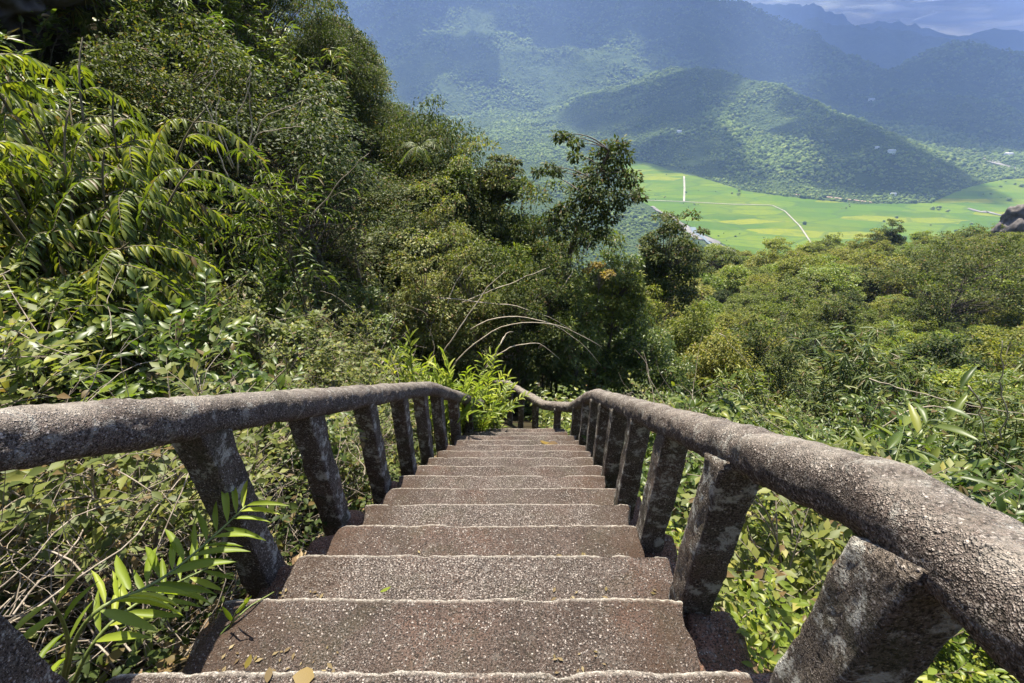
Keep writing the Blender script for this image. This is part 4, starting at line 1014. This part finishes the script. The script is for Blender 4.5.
# big leaved plant beyond the right rail
p, g, h = stand(925, 440, 2.6)
put('big_leaf_plant', shrub('big_leaf', 460, max(.7, h), .40, 4, 1, 1, 4, .25, .062, M_BROAD, M_GSTEM, 'fine', up=.05, ang=60, droop=1.2, low=.6), (p[0], p[1], g), 1.0, 1, 'plant with very large pointed green leaves just beyond the right handrail', 'plant')
p, g, h = stand(880, 425, 2.9)
put('big_leaf_plant', shrub('big_leaf', 461, max(.7, h), .35, 3, 1, 1, 4, .22, .055, M_BROAD, M_GSTEM, 'fine', up=.0, ang=60, droop=1.2, low=.6), (p[0], p[1], g), 2.0, 1, 'plant with large dark pointed leaves left of the very large leaved one', 'plant')

# climbing vine with bright yellow leaves on the left rail
def vine(name, pts, n, L, W, lab, m=M_VINE, seed=1):
    r = np.random.default_rng(seed); K = np.array([at_y(*p) for p in pts]); t = np.linspace(0, len(K) - 1, 8 * len(K))
    P = np.stack([np.interp(t, np.arange(len(K)), K[:, i]) for i in range(3)], -1) + np.stack([fbm(t * 2, i * 5, seed, 15, 2) for i in range(3)], -1) * .03
    b = MB(); b.tube(P, np.linspace(.004, .002, len(P)), 5); lb = LB('fine'); along(lb, r, P, n, L, W, 65, .1, .2, .8, .4)
    st = b.mesh(name, True); st.materials.append(M_GSTEM); base = P[0]
    o = thing('vine', tuple(base), lab, 'vine')
    for pn, me in (('foliage', lb.mesh(name + '_leaves', m)), ('stem', st)):
        me.transform(__import__('mathutils').Matrix.Translation(-Vector(base))); link(pn, me, None, o)
vine('vine', [(10, 372, 1.9), (60, 362, 1.95), (85, 392, 1.8), (135, 398, 1.75)], 17, .075, .048, 'creeper with bright yellow heart shaped leaves above the left handrail', M_LIME, 2)
vine('vine', [(20, 560, 1.25), (52, 540, 1.3), (62, 500, 1.35), (80, 530, 1.35), (120, 540, 1.45)], 13, .06, .034, 'creeper with a few bright leaves among the twigs under the left handrail', M_LIME, 4)
vine('vine', [(355, 470, 3.2), (340, 455, 2.9), (330, 440, 2.7), (345, 425, 2.8)], 12, .06, .04, 'creeper with small bright leaves between two left posts', M_LIME, 6)

ax_ = lambda y: -.055 * np.maximum(0, y - 4.0) ** 1.6
# dry twigs: a tangle nobody could count
def twigs():
    r = np.random.default_rng(31); b = MB()
    def one(a, d, l, r0, wob):
        n = 15; P = [np.array(a, float)]; d = nrm(np.array(d, float))
        for i in range(n - 1):
            d = nrm(d + r.normal(size=3) * wob + np.array([0, 0, -.02])); P.append(P[-1] + d * l / n)
        P = np.array(P)
        if not (np.abs(P[:, 0] - ax_(P[:, 1])) < .99).any(): b.tube(P, np.linspace(r0, r0 * .45, n), 4, False)
        return P, d
    for k in range(560):
        y = r.uniform(.7, 4.4); x = -1.05 - abs(r.normal()) * .75
        z = gz(x, y) + r.uniform(-.05, .75)
        if r.uniform() < .35: y = r.uniform(.5, 2.0); x = -1.1 - r.uniform(0, .9); z = gz(x, y) + r.uniform(0, .8)
        P, d = one((x, y, z), (r.normal() * .9, r.normal() * .9, r.uniform(-.3, .9)), r.uniform(.4, 1.3), r.uniform(.0018, .0045), .17)
        for q in range(r.integers(0, 3)):
            i = r.integers(2, 12); one(P[i], d + r.normal(size=3) * .8, r.uniform(.15, .5), .0016, .2)
    for k in range(260):
        y = r.uniform(1.5, 9); s = -1 if r.uniform() < .6 else 1; x = s * (1.3 + abs(r.normal()) * 2.2) + .3 * (s > 0)
        z = gz(x, y) + r.uniform(.4, 1.5)
        one((x, y, z), (r.normal(), r.normal(), r.uniform(-.2, .9)), r.uniform(.6, 1.8), r.uniform(.0025, .005), .13)
    me = b.mesh('dry_twigs'); tag(link('dry_twigs', me, M_TWIG), kind='stuff')
twigs()

# undergrowth: leaves of low plants covering the ground
def undergrowth(name, n, cond, m, L, W, hmax, seed, xr, yr, kind='mid'):
    r = np.random.default_rng(seed); x = r.uniform(*xr, n); y = yr[0] + (yr[1] - yr[0]) * r.uniform(0, 1, n) ** 1.5
    k = cond(x, y); x, y = x[k], y[k]; n = len(x)
    z = land_h(x, y) + hmax * r.uniform(0, 1, n) ** 1.3 * (.45 + .75 * np.clip(.5 + fbm(x * 1.3, y * 1.3, 0, seed, 3), 0, 1))
    a = r.uniform(0, 6.28, n); D = np.stack([np.cos(a), np.sin(a), r.uniform(-.5, .3, n)], -1)
    N = UP + r.normal(size=(n, 3)) * .4; l = L * r.uniform(.5, 1.3, n) * (1 + .05 * y)
    if name == 'step_debris':    # bits of leaf lying on the treads
        k_ = np.ceil((y - .066 * x - Y0) / ND - 1e-6); z = -k_ * NR + .006; D[:, 2] = 0; N = UP + r.normal(size=(n, 3)) * .15
        ok_ = ((y - .066 * x - Y0) / ND - np.floor((y - .066 * x - Y0) / ND)) < .5; x, y, z, D, N, l = x[ok_], y[ok_], z[ok_], D[ok_], N[ok_], l[ok_]
    V, Q, T = leaf_arrays(np.stack([x, y, z], -1), D, N, l, l * W / L, kind, 1.0)
    tag(link(name, new_mesh(name, V, Q, T), m), kind='stuff')
ax_ = lambda y: -.055 * np.maximum(0, y - 4.0) ** 1.6
undergrowth('undergrowth', 8000, lambda x, y: (x < ax_(y) - .96), M_DARK, .042, .024, .45, 51, (-4.5, -.96), (.2, 3.2), 'fine')
undergrowth('undergrowth', 70000, lambda x, y: (x < ax_(y) - .96) & (x > -4 - .8 * y) & ((y > 3) | (x < -3)), M_SMALL, .05, .026, .55, 55, (-9, -1), (.5, 10))
undergrowth('undergrowth', 19000, lambda x, y: (x > ax_(y) + .90), M_LIME, .037, .018, .5, 52, (.9, 3.5), (.2, 3.2), 'fine')
undergrowth('undergrowth', 70000, lambda x, y: (x > ax_(y) + .90) & (x < 3.5 + 1.0 * y) & ((y > 3) | (x > 3)), M_BROAD, .055, .027, .5, 56, (.9, 9), (.2, 10))
undergrowth('undergrowth', 60000, lambda x, y: ((x > ax_(y) + .6) | (x < ax_(y) - .6)) & (y > 6.0), M_BROAD, .09, .035, .9, 53, (-8, 12), (6, 20))
undergrowth('leaf_litter', 26000, lambda x, y: (np.abs(x - ax_(y)) > .84), M_DRY, .055, .03, .06, 54, (-4, 4), (.1, 7))

# fallen leaves on the steps
def fallen(px, py, n, L, W, m, lab, seed):
    # find the tread the pixel falls on
    d = ray(px, py); best = None
    for k in range(-2, 15):
        yn, z = nose(k); t = (z - CAM[2]) / d[2]; P = CAM + d * t
        if yn - ND - .001 <= P[1] <= yn: best = P; break
    if best is None: return
    r = np.random.default_rng(seed); lb = LB('fine'); a = r.uniform(0, 6.28)
    lb.add(np.array([0, 0, .006]), [math.cos(a), math.sin(a), 0], UP + r.normal(size=3) * .2, L, W, -.2)
    o = link('fallen_leaf', lb.mesh('fallen_leaf', m)); o.location = best; tag(o, lab, 'leaf')
fallen(315, 678, 0, .055, .05, M_RUST, 'round yellow fallen leaf at the bottom edge of the lowest step', 1)
fallen(246, 670, 0, .035, .018, M_RUST, 'small yellow fallen leaf near the foot of the seedling', 2)
fallen(380, 593, 0, .04, .018, M_LIME, 'small yellow fallen leaf on the gravelly second step', 3)
fallen(540, 441, 0, .16, .09, M_RUST, 'yellow fallen leaf near the far end of the steps', 4)
fallen(270, 668, 0, .04, .022, M_DRY, 'pale brown fallen leaf beside the round yellow one', 5)
fallen(558, 444, 0, .14, .08, M_DRY, 'pale dry fallen leaf near the far end of the steps', 6)

undergrowth('step_debris', 5000, lambda x, y: (np.abs(x - ax_(y)) < .8) & (y < 6.2) & (vnoise(x * 3, y * 3, 0, 4) > .25) & (np.abs(x - ax_(y)) > .25), M_DRY, .021, .010, .0, 61, (-1.2, 1.0), (.3, 6.2))
# rocks
def rock(name, c, size, seed, m, lab, sub=5, am=.35):
    import bmesh
    bm = bmesh.new(); bmesh.ops.create_icosphere(bm, subdivisions=sub, radius=1)
    V = np.array([v.co for v in bm.verts]); d = 1 + am * fbm(V[:, 0] * 1.5, V[:, 1] * 1.5, V[:, 2] * 1.5, seed, 5) + .16 * np.abs(fbm(V[:, 0] * 4, V[:, 1] * 4, V[:, 2] * 2, seed + 3, 6))
    V = V * d[:, None] * np.array(size)
    for v, q in zip(bm.verts, V): v.co = q
    me = bpy.data.meshes.new(name); bm.to_mesh(me); bm.free(); me.polygons.foreach_set('use_smooth', np.ones(len(me.polygons), bool))
    o = link(name, me, m); o.location = c; return tag(o, lab, 'rock')
rock('rock_outcrop', at_y(0, -14, 8.5), (1.0, 1.3, .86), 71, M_ROCK, 'dark overhanging rock face above the leaves in the upper left corner', 6, .45)
rock('boulder', at_y(1020, 226, 88) , (2.9, 2.6, 3.3), 72, M_ROCK2, 'grey boulder rising out of the canopy at the right edge')

# white houses on the far hills
M_WALL = flat_mat('white house wall', (.78, .76, .72), .8); M_ROOF = flat_mat('pale metal roof', (.50, .50, .52), .5)
for i, (px, py, r_, w_, lab) in enumerate([(871, 101, 2000, 22, 'white house on the saddle high between the hills'), (891, 153, 1450, 15, 'white house with outbuildings halfway up the round hill'), (893, 195, 1330, 10, 'small white house at the foot of the round hill'), (877, 148, 1480, 8, 'tiny white hut left of the halfway house'), (679, 133, 1750, 12, 'white hut on the flank above the rice fields'), (1008, 156, 1500, 18, 'white house beside the river bend at the right')]):
    p = at_r(px, py, r_); g = float(land_h(p[0], p[1]))
    # walk along the ray until it meets the land
    for rr_ in np.arange(900, 4200, 8.0):
        q = at_r(px, py, rr_)
        if q[2] < float(land_h(q[0], q[1])) + 3: p = q; g = float(land_h(q[0], q[1])); break
    o = thing('house', (p[0], p[1], g + 1.2), lab, 'house')
    b = MB(); b.box((-w_ / 2, -w_ * .3, -2), (w_ / 2, w_ * .3, w_ * .34)); link('wall', b.mesh('house_wall'), M_WALL, o)
    b = MB(); x, y_, z0, z1 = w_ * .56, w_ * .36, w_ * .345, w_ * .56
    b.add([(-x, -y_, z0), (x, -y_, z0), (x, y_, z0), (-x, y_, z0), (-x, 0, z1), (x, 0, z1)], [(0, 1, 5, 4), (2, 3, 4, 5), (0, 3, 2, 1)], [(1, 2, 5), (3, 0, 4)]); link('roof', b.mesh('house_roof'), M_ROOF, o)
# ------------------------------------------------------------------ far woods: one mass of crowns on the hills and the valley floor
def far_woods():
    r = np.random.default_rng(77)
    # half-icosphere crown
    import bmesh
    bm = bmesh.new(); bmesh.ops.create_icosphere(bm, subdivisions=2, radius=1.0)
    bmesh.ops.delete(bm, geom=[v for v in bm.verts if v.co.z < -.35], context='VERTS')
    bm.verts.ensure_lookup_table(); bm.verts.index_update()
    cv = np.array([v.co for v in bm.verts]); ct = np.array([[v.index for v in f.verts] for f in bm.faces]); bm.free()
    n = 520000
    rr = np.sqrt(r.uniform(420 ** 2, 4300 ** 2, n)); th = r.uniform(-R(52), R(52), n) - YAW
    keep = r.uniform(0, 1, n) < np.clip((1500 / rr) ** 1.3, 0, 1); rr, th = rr[keep], th[keep]
    x, y = CAM[0] + rr * np.sin(th), rr * np.cos(th)
    z = land_h(x, y)
    P = np.stack([x, y, z], -1); d = P - CAM; w = d @ FWD
    px = 512 + F * (d @ RGT) / w; py = 341.5 - F * (d @ UPV) / w
    ok = (w > 1) & (px > -120) & (px < 1140) & (py > -60) & (py < 330) & (near_h(x, y) < z - 1)
    bare = in_poly(x, y, FIELD) & (z < VALLEY + 8)
    river = np.array([at_z(a, b, VALLEY) for a, b in [(640, 203), (668, 213), (690, 228), (712, 243), (740, 256), (790, 285)]])
    dm = np.full(len(x), 1e9)
    for a, b in zip(river[:-1], river[1:]):
        e = b[:2] - a[:2]; t = np.clip(((x - a[0]) * e[0] + (y - a[1]) * e[1]) / (e @ e), 0, 1)
        dm = np.minimum(dm, np.hypot(x - a[0] - t * e[0], y - a[1] - t * e[1]))
    # clearings
    hedge = bare & (fbm(x / 60, y / 60, 2, 93, 3) > .5) & (r.uniform(0, 1, len(x)) < .05)   # odd trees along the dykes
    bare &= ~hedge
    clear = fbm(x / 90, y / 90, 0, 91, 3) > .95
    ok &= ~bare & (dm > 17) & ~clear
    x, y, z, rr = x[ok], y[ok], z[ok], rr[ok]
    k = len(x); s = np.minimum(r.lognormal(-.05, .42, k), 1.9) * (2.25 + 1.2 * np.clip((rr - 900) / 1500, 0, 2))
    s = s * (.85 + .55 * np.clip(fbm(x / 130, y / 130, 4, 95, 3), -.8, 1)) ; s = np.maximum(s, 1.1)
    V = cv[None] * s[:, None, None] * np.stack([np.ones(k), np.ones(k), r.uniform(.8, 1.35, k)], -1)[:, None]
    V = V + r.normal(size=V.shape) * (.13 * s)[:, None, None]
    V = V + np.stack([x, y, z + s * .5], -1)[:, None]
    T = ct[None] + (np.arange(k) * len(cv))[:, None, None]
    me = new_mesh('far_woods', V.reshape(-1, 3), None, T.reshape(-1, 3))
    m, nt, out = mat('far wood crowns')
    g = N_(nt, 'ShaderNodeNewGeometry')
    c = ramp(nt, g.outputs['Random Per Island'], [(0, (.045, .072, .02)), (.6, (.10, .142, .034)), (.9, (.14, .18, .044)), (1, (.18, .20, .06))])
    big = noise(nt, g.outputs['Position'], .012, 4, .6)
    c = mixc(nt, ramp(nt, big, [(.42, (0, 0, 0)), (.66, (.8,) * 3)]), c, mixc(nt, .5, c, (.13, .18, .04)))
    p = N_(nt, 'ShaderNodeBsdfPrincipled'); p.inputs['Roughness'].default_value = .9; p.inputs['Specular IOR Level'].default_value = .1
    nt.links.new(c, p.inputs['Base Color']); nt.links.new(p.outputs[0], out.inputs['Surface'])
    tag(link('far_woods', me, m), kind='stuff')
    print('CROWNS', k)
far_woods()
# ------------------------------------------------------------------ clouds over the mountains
SUN_EL, SUN_AZ = R(65), R(-12)      # azimuth measured from +Y towards +X
SUN = np.array([math.sin(SUN_AZ) * math.cos(SUN_EL), math.cos(SUN_AZ) * math.cos(SUN_EL), math.sin(SUN_EL)])
def cloud_mesh(seed, sub=4):
    import bmesh
    bm = bmesh.new(); bmesh.ops.create_icosphere(bm, subdivisions=sub, radius=1.0)
    V = np.array([v.co for v in bm.verts])
    d = 1 + .42 * fbm(V[:, 0] * 1.6, V[:, 1] * 1.6, V[:, 2] * 1.6, seed, 2) + .22 * np.abs(fbm(V[:, 0] * 4, V[:, 1] * 4, V[:, 2] * 4, seed + 5, 4))
    V = V * d[:, None]
    for v, c in zip(bm.verts, V): v.co = c
    me = bpy.data.meshes.new('cloud'); bm.to_mesh(me); bm.free()
    me.polygons.foreach_set('use_smooth', np.ones(len(me.polygons), bool)); return me
mc, nt, out = mat('cloud')
p = N_(nt, 'ShaderNodeBsdfPrincipled'); p.inputs['Base Color'].default_value = (.82, .82, .84, 1); p.inputs['Roughness'].default_value = 1
p.inputs['Specular IOR Level'].default_value = 0
# thin towards the rims, as vapour is
lw = N_(nt, 'ShaderNodeLayerWeight'); lw.inputs['Blend'].default_value = .5
tr = N_(nt, 'ShaderNodeBsdfTransparent'); mx = N_(nt, 'ShaderNodeMixShader')
nt.links.new(ramp(nt, lw.outputs['Facing'], [(.0, (.24,) * 3), (.80, (1, 1, 1))]), mx.inputs[0])
nt.links.new(p.outputs[0], mx.inputs[1]); nt.links.new(tr.outputs[0], mx.inputs[2]); nt.links.new(mx.outputs[0], out.inputs['Surface'])
CM = [cloud_mesh(300 + 9 * i) for i in range(4)]
for me in CM: me.materials.append(mc)
SHADE = [(745, 22, 3750, 560, 500), (725, 55, 3300, 360, 400), (700, 45, 2950, 260, 300), (535, 28, 3400, 380, 330), (625, 22, 3450, 330, 330), (850, 30, 5600, 1500, 900), (1010, 40, 5600, 1500, 900), (780, 20, 7600, 2000, 1200), (930, 22, 7600, 2000, 1200), (1080, 30, 7600, 2000, 1200), (380, 40, 3500, 520, 420), (480, 20, 3600, 560, 420), (590, 15, 3600, 420, 330), (690, 10, 3750, 560, 420), (770, 45, 3600, 480, 380), (440, 75, 2700, 230, 260), (840, 90, 3200, 420, 350),  # leading entries: unseen clouds added to shade leftover sunlit gaps and light shafts
         (640, 115, 1950, 190, 300), (695, 105, 1950, 130, 260), (690, 150, 1480, 120, 110), (630, 160, 1500, 120, 90), (735, 172, 1400, 90, 50), (905, 155, 1540, 170, 160), (850, 118, 1720, 100, 160), (865, 170, 1420, 100, 80), (800, 92, 1900, 70, 70),
         (950, 105, 2450, 330, 420), (960, 60, 3350, 520, 420), (1040, 80, 3000, 500, 420), (880, 100, 2700, 260, 250), (1040, 120, 2500, 300, 300)]
for i, (px, py, r, rx, ry) in enumerate(SHADE):
    s = at_r(px, py, r); c = s + SUN * ((1620 - s[2]) / SUN[2])
    o = tag(link('cloud', CM[i % 4]), 'unseen cumulus cloud high above the mountains, throwing a shadow on them', 'cloud', 'clouds above the mountains')
    o.location = c; o.scale = (rx, ry, 110 + .1 * rx); o.rotation_euler = (0, 0, (i * 1.7) % 6.28)
for i, (px, py, rx, rz) in enumerate([(880, 2, 2600, 420), (1010, 8, 2400, 380), (760, -28, 2600, 420), (1150, 2, 2600, 420)]):
    c = at_r(px, py, 13000)
    o = tag(link('cloud', CM[(i + 1) % 4]), 'long grey cloud bank lying over the farthest ridges', 'cloud', 'cloud banks over the farthest ridges')
    o.location = c; o.scale = (rx, 1200, rz)
# ------------------------------------------------------------------ light, air, sky

sd = bpy.data.lights.new('sun', 'SUN'); so = bpy.data.objects.new('sun', sd); C.objects.link(so)
sd.energy = 4.7; sd.angle = R(.53); sd.color = (1, .94, .80)

so.rotation_euler = Vector(SUN).to_track_quat('Z', 'Y').to_euler()
w = bpy.data.worlds.new('World'); sc.world = w; w.use_nodes = True
nt = w.node_tree; bg = nt.nodes['Background']
sky = nt.nodes.new('ShaderNodeTexSky'); sky.sky_type = 'NISHITA'; sky.sun_disc = False
sky.sun_elevation = SUN_EL; sky.sun_rotation = SUN_AZ; sky.altitude = 300
sky.air_density = 1.0; sky.dust_density = 1.5
nt.links.new(sky.outputs[0], bg.inputs[0]); bg.inputs[1].default_value = .08
sc.view_settings.view_transform = 'Standard'; sc.view_settings.look = 'None'
sc.view_settings.exposure = EXPOSURE; sc.view_settings.gamma = 1; sc.view_settings.use_curve_mapping = False
# haze
m, nt, out = mat('valley haze')
pv = N_(nt, 'ShaderNodeVolumePrincipled'); pv.inputs['Color'].default_value = (*HAZE_COL, 1); pv.inputs['Density'].default_value = HAZE_DEN
pv.inputs['Anisotropy'].default_value = 0.0
nt.links.new(pv.outputs[0], out.inputs['Volume'])
b = MB(); b.box((-8600, -400, -420), (8600, 8600, 1250)); 
ho = tag(link('haze', b.mesh('haze'), m), kind='stuff')
sc.render.engine = 'CYCLES'; cy = sc.cycles
cy.volume_bounces = 1; cy.max_bounces = 7; cy.diffuse_bounces = 3; cy.glossy_bounces = 2; cy.transmission_bounces = 4; cy.transparent_max_bounces = 12
cy.use_denoising = True
try: cy.denoiser = 'OPENIMAGEDENOISE'
except Exception: pass
cy.sample_clamp_indirect = 4.0; cy.use_adaptive_sampling = False
cy.caustics_reflective = False; cy.caustics_refractive = False
